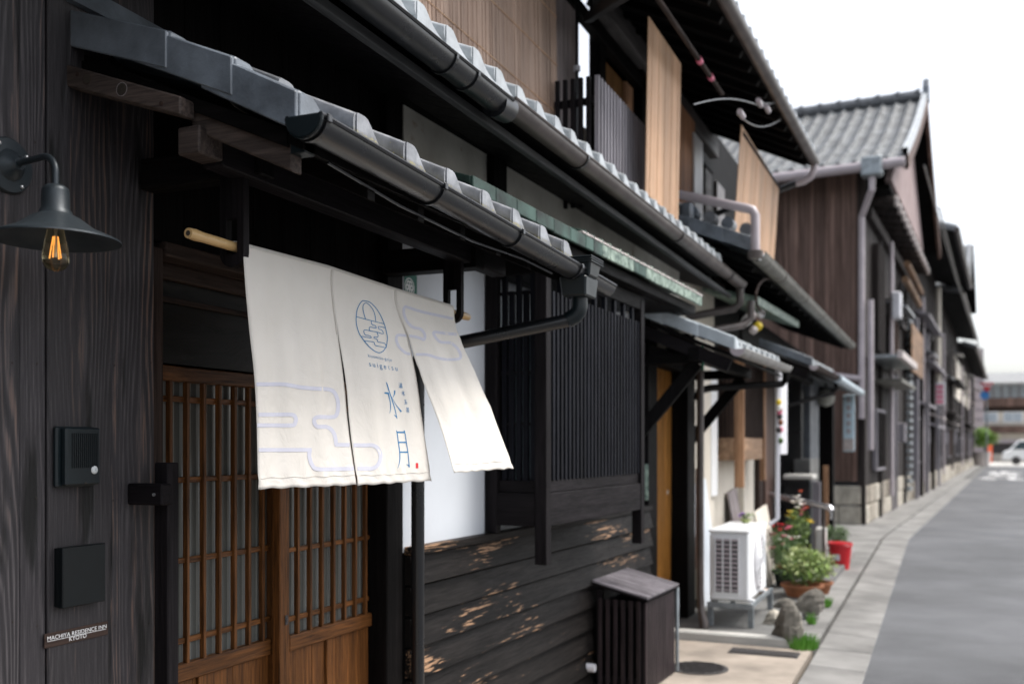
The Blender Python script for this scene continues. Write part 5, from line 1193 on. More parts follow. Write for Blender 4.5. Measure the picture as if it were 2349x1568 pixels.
for y_ in (ay0 + .005, ay1 + .14): obj('cross_bar', MB().box(ax0 - .02, ax1 + .03, y_, y_ + .014, .215, .255), M['galv'], sd_, .002)
for x_ in (ax0 - .01, ax1 + .005): obj('long_bar', MB().box(x_, x_ + .014, ay0 + .02, ay1 + .15, .215, .255), M['galv'], sd_, .002)
obj('drip_tray', MB().box(ax0, ax1, ay1 - .1, ay1 + .12, .235, .25), M['pale_y'], sd_, .002)
lb = thing('leaning_board', 'tall pale blue-white board leaning on the wall behind the air conditioner', 'board', (-1.85, 8.0, .1))
ya_, yb_ = U(1612, 1250, -1.80)[1], U(1648, 1250, -1.80)[1]
mb = MB(); mb.hexa([(-1.80, ya_, .08), (-1.785, ya_, .08), (-1.80, yb_, .08), (-1.785, yb_, .08), (-1.93, ya_, 1.07), (-1.915, ya_, 1.07), (-1.93, yb_, 1.13), (-1.915, yb_, 1.13)]); obj('sheet', mb, M['whiteboard'], lb, .002)
for k, (px0, px1, zt_, xx, m_, lab) in enumerate(((1700, 1716, .95, -1.80, 'mauve', 'thin grey-brown plank leaning below the natural wood sill'), (1717, 1742, .62, -1.66, 'concrete_dark', 'grey ribbed board leaning behind the air conditioner'), (1762, 1786, .78, -1.50, 'cream', 'cream board with bent twigs leaning below the white downpipe'))):
    t_ = thing('leaning_board', lab, 'board', (xx, 9, .08)); a, b2 = U(px0, 1200, xx)[1], U(px1, 1200, xx)[1]
    mb = MB(); mb.hexa([(xx, a, .08), (xx + .02, a, .08), (xx, b2, .08), (xx + .02, b2, .08), (xx - .14, a - .05, zt_), (xx - .12, a - .05, zt_), (xx - .14, b2, zt_ + .04), (xx - .12, b2, zt_ + .04)]); obj('board', mb, M[m_], t_, .003)
    if k == 2:
        for j in range(5):
            mb = MB(); mb.tube([(xx + .03, a + .05 + j * .08, .1), (xx + .0, a + .12 + j * .07, .35), (xx - .05, a + .02 + j * .09, .6)], .004, 5); obj('twig', mb, M['old_z'], t_)
# ================================================================ PLANTS, POTS, STONES
def leaves(mb, c, rad, n, s=.03, flat=.5, up=0.0):
    for _ in range(n):
        while True:
            p = Vector((random.uniform(-1, 1), random.uniform(-1, 1), random.uniform(-1, 1)))
            if .15 < p.length < 1: break
        p = Vector(c) + Vector((p.x * rad[0], p.y * rad[1], p.z * rad[2]))
        a = random.uniform(0, 2 * math.pi); t_ = random.uniform(-.8, .8) + up; dd = Vector((math.cos(a) * math.cos(t_), math.sin(a) * math.cos(t_), math.sin(t_)))
        sd = dd.cross(Vector((random.uniform(-.4, .4), random.uniform(-.4, .4), 1))).normalized(); l = s * random.uniform(.7, 1.4); w_ = l * flat * .5
        up_ = sd.cross(dd) * l * .12; n0 = len(mb.v)
        mb.v += [tuple(p), tuple(p + dd * l * .5 + sd * w_ + up_), tuple(p + dd * l), tuple(p + dd * l * .5 - sd * w_ + up_)]
        mb.f += [(n0, n0 + 1, n0 + 2), (n0, n0 + 2, n0 + 3)]
def pot(parent, c, r, h, mat, lip=.01, name='pot'):
    mb = MB(); mb.lathe(c, [(.001, .0), (r * .72, 0), (r * .98, h - .02), (r + lip, h - .02), (r + lip, h), (r * .9, h), (r * .88, h - .025), (.001, h - .03)], 24); return obj(name, mb, mat, parent, 0, True)
def blossoms(parent, pts, mat, s):
    for q in pts:
        mb = MB()
        for k in range(6):
            a = k * math.pi / 3 + random.random(); dd = Vector((math.cos(a) * .8, math.sin(a), .35)); sd = Vector((-math.sin(a), math.cos(a), 0)); n0 = len(mb.v); q_ = Vector(q)
            mb.v += [tuple(q_), tuple(q_ + dd * s * .6 + sd * s * .35), tuple(q_ + dd * s), tuple(q_ + dd * s * .6 - sd * s * .35)]; mb.f += [(n0, n0 + 1, n0 + 2, n0 + 3)]
        mb.lathe((q[0], q[1], q[2] - s * .1), [(.001, 0), (s * .3, s * .15), (.001, s * .35)], 6)
        obj('flower', mb, mat, parent)
def potted(name, label, cat, px, py, zg, r, h, potmat, crown_r, crown_h, n, mats, s, flowers=(), potname='pot', up=0, group=None):
    g_ = W.Z(px, py, zg); c = (g_[0], g_[1] + .05, zg)
    t_ = thing(name, label, cat, c, group=group)
    if potmat: pot(t_, c, r, h, potmat)
    for k, m_ in enumerate(mats):
        mb = MB(); cc = (c[0] + random.uniform(-.04, .04), c[1] + random.uniform(-.05, .05), c[2] + h + crown_h * (.55 + .15 * k)); leaves(mb, cc, (crown_r * (1 - .15 * k), crown_r * 1.2, crown_h * .6), n // len(mats), s, .5, up)
        obj('foliage', mb, m_, t_, 0, False, 'stuff')
    mb = MB()
    for k in range(7):
        a = k * .9; mb.tube([(c[0], c[1], c[2] + h - .02), (c[0] + crown_r * .4 * math.cos(a), c[1] + crown_r * .4 * math.sin(a), c[2] + h + crown_h * .5), (c[0] + crown_r * .7 * math.cos(a), c[1] + crown_r * .7 * math.sin(a), c[2] + h + crown_h)], .003, 5)
    obj('stems', mb, M['leaf'], t_, 0, False, 'stuff')
    for m_, lst, fs in flowers:
        blossoms(t_, [(c[0] + dx, c[1] + dy, c[2] + dz) for dx, dy, dz in lst], m_, fs)
    return t_
rz = lambda a: random.uniform(-a, a)
potted('potted_plant', 'big leafy green plant in a wide terracotta bowl behind the upright stones', 'plant', 1838, 1368,   .075, .18, .11, M['terracotta'], .24, .24, 1100, (M['leaf'], M['leaf_light'], M['leaf_var']), .045)
potted('potted_plant', 'dark green bush right beside the white air conditioner', 'plant', 1800, 1345, .075, .12, .15, M['plastic_slate'], .17, .30, 900, (M['leaf'], M['leaf']), .03, [(M['pink'], [(rz(.12) - .06, rz(.1), .45 + rz(.12)) for _ in range(7)], .045), (M['blossom'], [(rz(.1), rz(.1), .42 + rz(.08)) for _ in range(3)], .05)])
potted('potted_plant', 'yellow-green bush with pale leaves at the kerb side of the terracotta bowl', 'plant', 1876, 1362, .075, .12, .11, M['terracotta'], .17, .22, 900, (M['leaf_light'], M['leaf_var']), .036)
potted('flowering_plant', 'tall pot plant with yellow, white and pink blooms before the black slatted door', 'plant', 1830, 1325, .075, .13, .22, M['plastic_slate'], .14, .40, 700, (M['leaf'], M['leaf_light']), .03,
       [(M['yellow'], [(-.10, 0, .62), (-.06, .03, .60), (.10, 0, .58), (.13, .02, .56), (-.09, .05, .66)], .055), (M['blossom'], [(-.02, 0, .82), (.01, 0, .78), (.03, .02, .74), (-.05, .02, .76), (.0, .03, .70)], .065), (M['pink'], [(.03, 0, .68), (.06, 0, .70), (.02, .02, .64)], .045), (M['orange'], [(.02, 0, .88), (.08, .02, .71)], .035)])
potted('potted_plant', 'small red and pink flower pot against the side of the air conditioner', 'plant', 1782, 1330, .075, .09, .16, M['terracotta'], .09, .34, 320, (M['leaf'],), .028, [(M['signred'], [(rz(.05), rz(.04), .50 + rz(.07)) for _ in range(5)], .035), (M['pink'], [(-.05 + rz(.03), rz(.04), .40 + rz(.06)) for _ in range(4)], .04)])
potted('potted_plant', 'dark green shrub between the handrail and the stone footing', 'plant', 1918, 1262, .016, .12, .08, M['iron'], .19, .22, 800, (M['leaf'],), .04)
potted('flower_pot', 'tiny purple and cream flowers standing on top of the air conditioner', 'flower', 1707, 1200, .80, .03, .035, M['leaf_var'], .05, .04, 50, (M['leaf_light'],), .02, [(M['purple'], [(-.03, 0, .06), (-.02, .03, .07), (-.045, .01, .05)], .035), (M['blossom'], [(.03, .02, .05), (.05, 0, .045)], .03)])
def rock(label, px, py, zg, sx, sy, sz_, mat, seed, peak=.5):
    rnd = random.Random(seed); g_ = W.Z(px, py, zg); c = (g_[0], g_[1] + sy * .5, zg - .01); n = 14; rows = []
    for k in range(9):
        f_ = k / 8; r = (1 - f_ ** 1.9) ** .55 if f_ < 1 else 0; row = []
        for j in range(n):
            a = 2 * math.pi * j / n; q = r * (1 + .16 * math.sin(a * 2 + seed) + .10 * math.sin(a * 3 + seed * 2 + f_ * 3) + rnd.uniform(-.13, .13))
            row.append((c[0] + sx * .5 * q * math.cos(a) + sx * peak * f_ * .25, c[1] + sy * .5 * q * math.sin(a), c[2] + sz_ * f_ + rnd.uniform(-.016, .016) * (1 - f_)))
        rows.append(row)
    mb = MB(); mb.grid(rows, True); mb.f.append(tuple(8 * n + k for k in range(n)))
    o = obj('garden_stone', mb, mat, None, .004, False); tag(o, label, 'stone', 'stones round the potted plants'); return o
rock('upright rough grey-green stone in front of the flower pots, pointed top', 1802, 1466, .075, .20, .18, .27, M['stone'], 3, .3)
rock('wedge shaped dark stone leaning toward the kerb below the terracotta bowl', 1850, 1404, .075, .26, .2, .20, M['stone'], 5, .9)
rock('low brown stone left of the wedge shaped stone', 1800, 1396, .075, .17, .16, .09, M['stone'], 8, 0)
rock('pale crumbly stone behind the upright grey-green stone', 1768, 1432, .075, .15, .13, .12, M['stone_pale'], 11, .4)
def tuft(label, px, py, r, n, zg=.02):
    g_ = W.Z(px, py, zg); mb = MB()
    for _ in range(n):
        a = random.uniform(0, 6.28); q = r * math.sqrt(random.random()); x, y = g_[0] + q * math.cos(a), g_[1] + q * math.sin(a) * 1.3; b2 = random.uniform(0, 6.28); l = random.uniform(.04, .11); w_ = .004; n0 = len(mb.v)
        mb.v += [(x - w_, y, zg), (x + w_, y, zg), (x + .035 * math.cos(b2), y + .035 * math.sin(b2), zg + l)]; mb.f.append((n0, n0 + 1, n0 + 2))
    o = obj('grass_tuft', mb, M['grass'], None); tag(o, label, 'grass'); 
tuft('bright green grass tuft at the corner of the concrete step', 1842, 1484, .10, 420)
tuft('small bright green weed beside the wedge shaped stone', 1890, 1390, .06, 160)
tuft('tiny green weed in the pavement crack left of the drain', 1862, 1430, .03, 60)
# handrail
hr = thing('handrail', 'sloping silver handrail on slim dark posts above the flower pots', 'handrail', (-1.5, 11.8, .1))
mb = MB(); mb.tube([(-1.96, 11.98, .875), (-1.15, 11.62, .735), (-1.115, 11.6, .725), (-1.10, 11.595, .70)], .036, 14); obj('rail', mb, M['steel'], hr, 0, True)
mb = MB(); mb.tube([(-1.185, 11.64, .06), (-1.185, 11.64, .735)], .017, 10); obj('post', mb, M['gutter_brown'], hr, 0, True)
mb = MB(); mb.tube([(-1.10, 11.595, .72), (-1.10, 11.595, .60)], .010, 8); obj('end_stub', mb, M['steel'], hr, 0, True)
g_ = W.Z(1925, 1306, .016)
bk = thing('red_bucket', 'red plastic bucket with a grey sticker at the pavement edge', 'bucket', (g_[0], g_[1] + .1, .016))
c = (g_[0], g_[1] + .10, .016); mb = MB(); mb.lathe(c, [(.001, 0), (.098, 0), (.128, .27), (.138, .275), (.138, .30), (.128, .302), (.122, .285), (.09, .01), (.001, .01)], 32); obj('shell', mb, M['red'], bk, 0, True)
obj('lid', MB().lathe((c[0], c[1], .29), [(.001, .035), (.06, .03), (.13, .01), (.14, 0)], 32), M['red'], bk, 0, True)
mb = MB(); mb.tube([(c[0] + .135, c[1] - .03, .25), (c[0] + .15, c[1] - .06, .2), (c[0] + .14, c[1] - .05, .15)], .004, 6); obj('handle', mb, M['steel'], bk)
mb = MB(); a0 = -2.25; mb.grid([[(c[0] + (.1135 + k * .0075) * math.cos(a0 + j * .12), c[1] + (.1135 + k * .0075) * math.sin(a0 + j * .12), .12 + k * .07) for j in range(7)] for k in range(2)]); obj('sticker', mb, M['white_pvc'], bk)
# black slatted cabinet and orange board
cbx = thing('black_cabinet', 'black slatted cabinet with a pale top behind the flowers', 'cabinet', (-1.6, 12.4, 0))
cy0 = 12.1; x0, x1 = W.Y(1800, 1100, cy0)[0], W.Y(1858, 1100, cy0)[0]
obj('body', MB().box(x0, x1, cy0, cy0 + .4, .02, 1.03), M['plastic_slate'], cbx, .006); obj('top', MB().box(x0 - .02, x1 + .03, cy0 - .02, cy0 + .42, 1.03, 1.08), M['concrete_pale'], cbx, .008)
me = lmesh('slat', MB().box(-.012, .012, -.014, 0, .06, 1.0), M['char_z'], .002)
for i in range(7): piece('slat', me, cbx, (x0 + .03 + i * (x1 - x0 - .06) / 6, cy0, 0))
t_ = thing('grey_post', 'grey square post right of the black slatted cabinet', 'post', (x1 + .08, 12.2, 0)); obj('post', MB().box(x1 + .015, x1 + .10, 12.2, 12.28, 0, 1.0), M['slat_grey'], t_, .004)
t_ = thing('orange_brown_board', 'orange-brown narrow upright board by the dark doorway', 'board', (-1.3, 14, 0)); q0, q1 = W.Y(1887, 1000, 14.2)[0], W.Y(1899, 1000, 14.2)[0]; obj('board', MB().box(q0, q1, 14.2, 14.24, .3, 1.15), M['pale_z'], t_, .004)
t_ = thing('white_planter', 'white rough painted planter block by the handrail post', 'planter', (-1.3, 12.0, 0)); q0, q1 = W.Y(1868, 1200, 11.9)[0], W.Y(1893, 1200, 11.9)[0]; obj('block', MB().box(q0, q1, 11.9, 12.1, .0, .48), M['concrete_pale'], t_, .02)

# ================================================================ BROWN GABLE HOUSE (frame D)
gh = thing('gable_house', 'brown boarded two-storey house with grey tiled gable roof closing the view beyond the bend', 'house', (-1.5, 4.5, 0), D)
def gb(name, x0, x1, y0, y1, z0, z1, mat, bev=.006, par=None): return obj(name, MB(D).box(x0, x1, y0, y1, z0, z1), mat, par or gh, bev)
gb('side_wall', -4.2, -.06, .03, .2, .70, 6.45, M['dark'])
random.seed(3)
x = -4.1
while x < -.07:
    w_ = .092; gb('side_board', x + .004, min(x + w_ - .004, -.065), -.004 + random.uniform(-.004, .004), .028, .78, 6.55, M['far_z'], 0); x += w_
gb('footing_band', -4.2, -.06, -.012, .03, .70, .78, M['gutter'])
xs = -3.4; r = 0
for zz in (.0, .36):      # granite footing blocks
    x = -3.6 + (.2 if zz else 0)
    while x < -.06:
        w_ = random.uniform(.45, .75); gb('footing_block', x + .006, min(x + w_ - .006, -.07), -.03 + random.uniform(-.01, .01), .1, zz + .01, zz + .345, M['stone_pale'], .015); x += w_
gb('corner_post', -.13, -.0, -.015, .13, 0, 6.3, M['far_dark'])
# street front: boards, posts, stone base
y = .14; i = 0
while y < 9.0:
    w_ = .20; gb('front_board', -.045, -.02 + (.006 if i % 3 == 0 else 0), y, y + w_ - .012, .72, 6.1, M['far_dark'], 0); y += w_; i += 1
gb('front_wall', -.2, -.05, .13, 9.0, .7, 6.6, M['dark'])
y = .15
while y < 9.0:
    w_ = random.uniform(.5, .9)
    for zz in (.0, .35): gb('footing_block', -.15, -.01 + random.uniform(-.015, .02), y + .01, y + w_ - .01, zz + .01, zz + .34, M['stone_pale'] if random.random() > .4 else M['stone_mid'], .02)
    y += w_
for yy, zt_ in ((2.2, 5.5), (4.6, 5.5), (5.3, 3.4), (7.4, 5.5)): gb('front_post', -.06, .04, yy, yy + .12, .0, zt_, M['slat_grey'] if yy in (4.6, 5.3) else M['far_dark'])
# roof: two slopes with curved profile, tiles as pieces on the near slope
ey, ry, ez, rzz = -.62, 3.9, 6.22, 8.62
def prof(f_): return (ey + (ry - ey) * f_, ez + (rzz - ez) * (f_ * .80 + .20 * f_ * f_) )
NR = 17; pit = .265; xr1 = .72; xr0 = xr1 - pit * 17
def lowtile(L, dz):
    mb = MB(); pf = [(0, .0), (.05, -.022), (.12, -.030), (.175, -.014), (.22, .026), (.25, .022), (pit, .0)]
    mb.grid([[(a, 0, b2) for a, b2 in pf], [(a, L, b2 + dz) for a, b2 in pf]]); mb.grid([[(a, 0, b2 - .03) for a, b2 in pf], [(a, 0, b2) for a, b2 in pf]]); return mb
rf = thing('gable_roof', 'curving grey tiled gable roof of the brown boarded house against the white sky', 'roof', (-1.5, 3.9, 6.3), D)
for r in range(NR):
    y0, z0 = prof(r / NR); y1, z1 = prof((r + 1) / NR)
    me = lmesh('roof_tile', lowtile((y1 - y0) * 1.05, (z1 - z0) * 1.05), M['tile_mid'])
    for c in range(17): piece('roof_tile', me, rf, (xr0 + c * pit + random.uniform(-.006, .006), y0, z0 + .10 + random.uniform(-.006, .006)), D)
rows = []
for k in range(9): y0, z0 = prof(k / 8); rows.append([(xr0 - .3, y0, z0), (xr1, y0, z0), (xr1, y0, z0 + .05), (xr0 - .3, y0, z0 + .05)])
for k in range(1, 9):
    y0, z0 = prof(1 - k / 8); rows.append([(xr0 - .3, 2 * ry - y0, z0), (xr1, 2 * ry - y0, z0), (xr1, 2 * ry - y0, z0 + .05), (xr0 - .3, 2 * ry - y0, z0 + .05)])
obj('roof_deck', MB(D).grid(rows, True), M['dark'], rf)
rows = []
for k in range(17):
    f_ = k / 8 if k <= 8 else 2 - k / 8; y0, z0 = prof(f_); y0 = y0 if k <= 8 else 2 * ry - y0
    rows.append([(xr1 - .02, y0, z0 - .13), (xr1 + .05, y0, z0 - .13), (xr1 + .05, y0, z0 + .10), (xr1 - .02, y0, z0 + .10)])
obj('barge_board', MB(D).grid(rows, True), M['far_z'], rf)
rows = [[(q[0] + dx, q[1], q[2] + dz) for dx, dz in ((0, 0), (.10, 0), (.10, .14), (0, .14))] for q in [(xr1 - .06, prof(k / 10)[0], prof(k / 10)[1] + .10) for k in range(11)]]
obj('verge_roll', MB(D).grid(rows, True), M['tile_pale'], rf)
x = xr0
while x < xr1 - .2:
    obj('ridge_tile', MB(D).tube([(x, ry, rzz + .17), (x + .38, ry, rzz + .17), (x + .38, ry, rzz + .2), (x + .40, ry, rzz + .2)], [.11, .11, .13, .13], 8), M['tile'], rf); x += .40
mb = MB(D); mb.prism([(ry - .16, rzz + .0), (ry + .16, rzz + .0), (ry + .12, rzz + .30), (ry, rzz + .50), (ry - .12, rzz + .30)], 'x', xr1 - .05, xr1 + .08); obj('ridge_finial', mb, M['tile_dark'], rf, .02)
mb = MB(D); mb.prism([(.0, 6.1), (2 * ry, 6.1), (ry, rzz - .1)], 'x', -.25, -.055); obj('gable_wall', mb, M['far_z'], gh)
mb = MB(D); mb.prism([(.2, 6.15), (2 * ry - .2, 6.15), (ry, rzz - .25)], 'x', .30, .42); obj('gable_panel', mb, plain('pinkish_brown_plaster', (.30, .225, .22), .8, 0, .2, 2), gh)
mg = thing('pink_grey_gutter', 'pinkish grey gutter with outlet box on the gable house eave facing us', 'gutter', (-1.5, -.7, 6.1), D)
obj('trough', MB(D).tube([(xr0 - .3, ey - .08, ez - .06), (xr1, ey - .08, ez - .02)], .085, 10), M['gutter_lilac'], mg, 0, True)
q = D.Y(2000, 370, ey - .1); obj('outlet_box', MB(D).box(q[0] - .17, q[0] + .17, ey - .22, ey + .02, ez - .22, ez + .12), M['galv'], mg, .03)
mb = MB(D); mb.tube([(q[0], ey - .1, ez - .2), (q[0], ey - .1, ez - .42), (-.05, -.10, ez - .75), (-.05, -.10, 1.9)], .055, 10); obj('downpipe', mb, M['gutter_lilac'], mg, 0, True)
mb = MB(D); mb.tube([(.10, -.06, 4.0), (.10, -.06, 1.35)], .05, 10); obj('downpipe', mb, M['gutter_lilac'], mg, 0, True)
mb = MB(D); mb.tube([(-1.0, -.12, 2.75), (-.05, -.12, 2.6)], .06, 10); obj('branch_pipe', mb, M['gutter_lilac'], mg, 0, True)
# rafter ends and clutter along the street front
ro = lmesh('rafter_end', MB().tube([(-.3, 0, .08), (.42, 0, 0)], .085, 10), M['far_dark'], 0, True)
rd = lmesh('rafter_cap', MB().lathe((.42, 0, .0), [(.001, .03), (.095, .03), (.10, 0), (.095, -.03)], 14, 'x'), M['cap_pale'], 0, True)
for i in range(13): piece('rafter_end', ro, gh, (.05, .4 + i * .66, 5.80), D); piece('rafter_cap', rd, gh, (.06, .4 + i * .66, 5.80), D)
gb('front_eave', -.1, .40, .1, 9.0, 5.97, 6.05, M['dark'])
gb('front_beam', -.02, .10, .1, 9.0, 5.5, 5.7, M['far_dark'])
for i in range(9): gb('window_slat', .0, .12, 1.0 + i * .13, 1.04 + i * .13, 3.2, 5.2, M['far_dark'])
ln = thing('lean_to', 'small pink-edged lean-to roof on the gable house front', 'canopy', (.3, 1.6, 2.9), D)
gb('sheet', .0, .55, .35, 3.4, 3.0, 3.06, M['galv'], .006, ln); gb('pink_edge', .5, .60, .3, 3.45, 2.98, 3.12, M['cap_pale'], .01, ln); gb('second_sheet', .0, .5, 1.2, 4.4, 2.62, 2.68, M['gutter_olive'], .006, ln)
wl = thing('white_box_lamp', 'white box lamp fixed over the lean-to of the gable house', 'lamp', (.35, 2.2, 3.2), D)
q0, q1 = D.X(2058, 740, .30), D.X(2082, 668, .30); gb('housing', .16, .34, q0[1] + .25, q0[1] + .55, q0[2] + .12, D.X(2070, 680, .30)[2], M['white_pvc'], .03, wl)
obj('arm', MB(D).tube([(.0, q0[1] + .1, q0[2] + .5), (.2, q0[1] + .1, q0[2] + .5)], .02, 8), M['iron'], wl)
rb = thing('rolled_blind', 'two rolled orange bamboo blinds high on the gable house front', 'blind', (.3, 4, 4), D)
for (a, b2) in (((2080, 605), (2112, 672)), ((2076, 640), (2108, 700))): mb = MB(D); mb.tube([D.X(*a, .25), D.X(*b2, .25)], .075, 10); obj('roll', mb, M['old_pale'], rb, 0, True)
op_ = thing('wall_panel', 'orange wooden panel beside the white box lamp', 'panel', (.2, 5, 2.5), D); q0, q1 = D.X(2092, 740, .2), D.X(2117, 870, .2); gb('panel', .16, .2, q0[1], q1[1], q1[2], q0[2], M['old_pale'], .01, op_)

# ================================================================ REST OF THE DARK ROW
def row_house(label, y0, y1, ze, zr, wallmat, over=.65, stone=True):
    h = thing('row_house', label, 'house', (-1, (y0 + y1) / 2, 0), D, group='dark houses beyond the gable house')
    L = y1 - y0; ym = (y0 + y1) / 2
    obj('wall', MB(D).box(-5, -.04, y0 + .05, y1 - .05, .0, ze + .1), M['dark'], h)
    y = y0 + .06; i = 0
    while y < y1 - .1:
        w_ = .30; obj('board', MB(D).box(-.04, .0 + (.012 if i % 2 else 0), y, min(y1 - .06, y + w_ - .02), .62, ze), wallmat, h); y += w_; i += 1
    y = y0 + .06
    while y < y1 - .3:
        w_ = random.uniform(.7, 1.3); obj('footing_block', MB(D).box(-.12, .05 + random.uniform(-.02, .03), y, min(y1 - .05, y + w_ - .03), .0, random.uniform(.5, .6)), M['stone_pale'] if random.random() > .5 else M['stone_mid'], h, .03); y += w_
    # gable ends
    obj('gable', MB(D).prism([(-4, ze), (-.06, ze), (-2.1, zr - .1)], 'y', y0 + .1, y0 + .2), M['far_z'], h)
    # roof: ridge along the street
    s_ = (zr - ze) / 2.1; xe = over
    mb = MB(D); mb.hexa([(-2.1, y0 - .35, zr - .08), (xe, y0 - .35, ze - .10 - (over) * s_ + .1), (-2.1, y1 + .3, zr - .08), (xe, y1 + .3, ze - .10 - over * s_ + .1), (-2.1, y0 - .35, zr), (xe, y0 - .35, ze - over * s_ + .1), (-2.1, y1 + .3, zr), (xe, y1 + .3, ze - over * s_ + .1)]); obj('roof_slope', mb, M['tile'], h)
    mb = MB(D); mb.hexa([(-4.6, y0 - .35, ze), (-2.1, y0 - .35, zr - .08), (-4.6, y1 + .3, ze), (-2.1, y1 + .3, zr - .08), (-4.6, y0 - .35, ze + .08), (-2.1, y0 - .35, zr), (-4.6, y1 + .3, ze + .08), (-2.1, y1 + .3, zr)]); obj('roof_slope', mb, M['tile'], h)
    obj('soffit', MB(D).hexa([(-2.0, y0 - .34, zr - .16), (xe - .02, y0 - .34, ze - .12 - over * s_ + .1), (-2.0, y1 + .29, zr - .16), (xe - .02, y1 + .29, ze - .12 - over * s_ + .1), (-2.0, y0 - .34, zr - .12), (xe - .02, y0 - .34, ze - .105 - over * s_ + .1), (-2.0, y1 + .29, zr - .12), (xe - .02, y1 + .29, ze - .105 - over * s_ + .1)]), M['dark'], h)
    zz = ze - over * s_ + .06; n = int(L / .5); me = lmesh('eave_roll', MB().tube([(-.6, 0, .6 * s_), (.05, 0, 0)], .07, 8), M['tile_pale'], 0, True)
    for i in range(n): piece('eave_roll', me, h, (xe, y0 - .2 + i * (L + .3) / n, zz + .06), D)
    obj('gutter', MB(D).tube([(xe + .06, y0 - .3, zz - .02), (xe + .06, y1 + .25, zz - .02)], .07, 8), M['gutter_brown'], h, 0, True)
    return h
h1 = row_house('two-storey black boarded house just beyond the gable house, long brown gutter', 9.3, 19.2, 7.25, 8.0, M['far_dark'], 1.05)
h2 = row_house('black boarded house with pale plaster panel under its eave, farther down the row', 19.6, 36.0, 6.9, 7.4, M['far_dark'], .8)
mb = MB(D)
mb.hexa([(-3, 19.3, 6.9), (1.1, 19.3, 6.9), (-3, 23.1, 8.95), (1.1, 23.1, 8.95), (-3, 19.3, 7.0), (1.1, 19.3, 7.0), (-3, 23.1, 9.07), (1.1, 23.1, 9.07)]); obj('cross_gable_slope', mb, M['tile_mid'], h2)
mb = MB(D); mb.hexa([(-3, 23.1, 8.95), (1.1, 23.1, 8.95), (-3, 26.9, 6.9), (1.1, 26.9, 6.9), (-3, 23.1, 9.07), (1.1, 23.1, 9.07), (-3, 26.9, 7.0), (1.1, 26.9, 7.0)]); obj('cross_gable_slope', mb, M['dark'], h2)
for k in range(12): mb = MB(D); x_ = -2.8 + k * .34; mb.tube([(x_, 19.25, 7.03), (x_, 23.1, 9.10)], .06, 6); obj('tile_roll', mb, M['tile'], h2)
obj('gable_infill', MB(D).prism([(19.7, 6.9), (26.5, 6.9), (23.1, 8.8)], 'x', .3, .4), M['far_z'], h2)
h3 = row_house('last black house of the row, ending at the crossing street', 36.4, 62.5, 6.6, 7.4, M['far_dark'], .8)
for a, m_ in ((9.6, 'slat_grey'), (11.2, 'far_dark'), (13.4, 'slat_grey'), (16, 'far_dark'), (19, 'slat_grey')):
    obj('front_post', MB(D).box(.0, .16, a, a + .22, .0, 4.8), M[m_], h1, .01)
for a, b2, z_ in ((10, 13, 2.6), (13.8, 18, 2.1), (12, 18, 3.9), (10, 16, 5.0)): obj('lean_to', MB(D).hexa([(0, a, z_), (.4, a, z_ - .12), (0, b2, z_), (.4, b2, z_ - .12), (0, a, z_ + .08), (.4, a, z_ - .05), (0, b2, z_ + .08), (.4, b2, z_ - .05)]), M['slat_grey'], h1)
for a in range(24): obj('shutter_slat', MB(D).box(.0, .10, 7.9, 8.6, .3 + a * .19, .40 + a * .19), M['galv'], gh)
q0, q1 = D.X(2187, 700, .06), D.X(2225, 800, .06); obj('plaster_panel', MB(D).box(.0, .05, q0[1], q1[1], 3.7, 5.6), M['cream'], h2)
for a, b2, z_ in ((23, 30, 2.7), (26, 34, 4.2), (40, 52, 2.6)): obj('lean_to', MB(D).hexa([(0, a, z_), (.5, a, z_ - .15), (0, b2, z_), (.5, b2, z_ - .15), (0, a, z_ + .08), (.5, a, z_ - .05), (0, b2, z_ + .08), (.5, b2, z_ - .05)]), M['far_dark'], h2 if a < 36 else h3)
pp = thing('pale_vent_pipe', 'tall pale cream pipe on the black boarded row front', 'pipe', (.2, 12.0, 1), D)
q = D.X(2152, 660, .22); zb_ = D.X(2152, 925, .22)[2]; mb = MB(D); mb.tube([(.22, q[1], zb_), (.22, q[1], q[2])], .09, 10); obj('pipe', mb, M['cream'], pp, 0, True)
ps = thing('pink_white_sign', 'rounded pink and white street notice fixed to the pale cream pipe', 'sign', (.3, 12.1, 2), D)
q0, q1 = D.X(2144, 880, .34), D.X(2166, 928, .34); yc = q[1] - .1
x0_, x1_ = D.Y(2145, 900, yc)[0], D.Y(2168, 900, yc)[0]; z0_, z1_ = D.Y(2155, 928, yc)[2], D.Y(2155, 876, yc)[2]
obj('plate', MB(D).box(x0_, x1_, yc, yc + .04, z0_, z1_), M['white_pvc'], ps, .03)
for k in range(4): obj('pink_band', MB(D).box(x0_ + .03, x1_ - .06, yc - .01, yc, z0_ + .05 + k * (z1_ - z0_) / 4.6, z0_ + .05 + (k + .62) * (z1_ - z0_) / 4.6), M['pink'], ps)

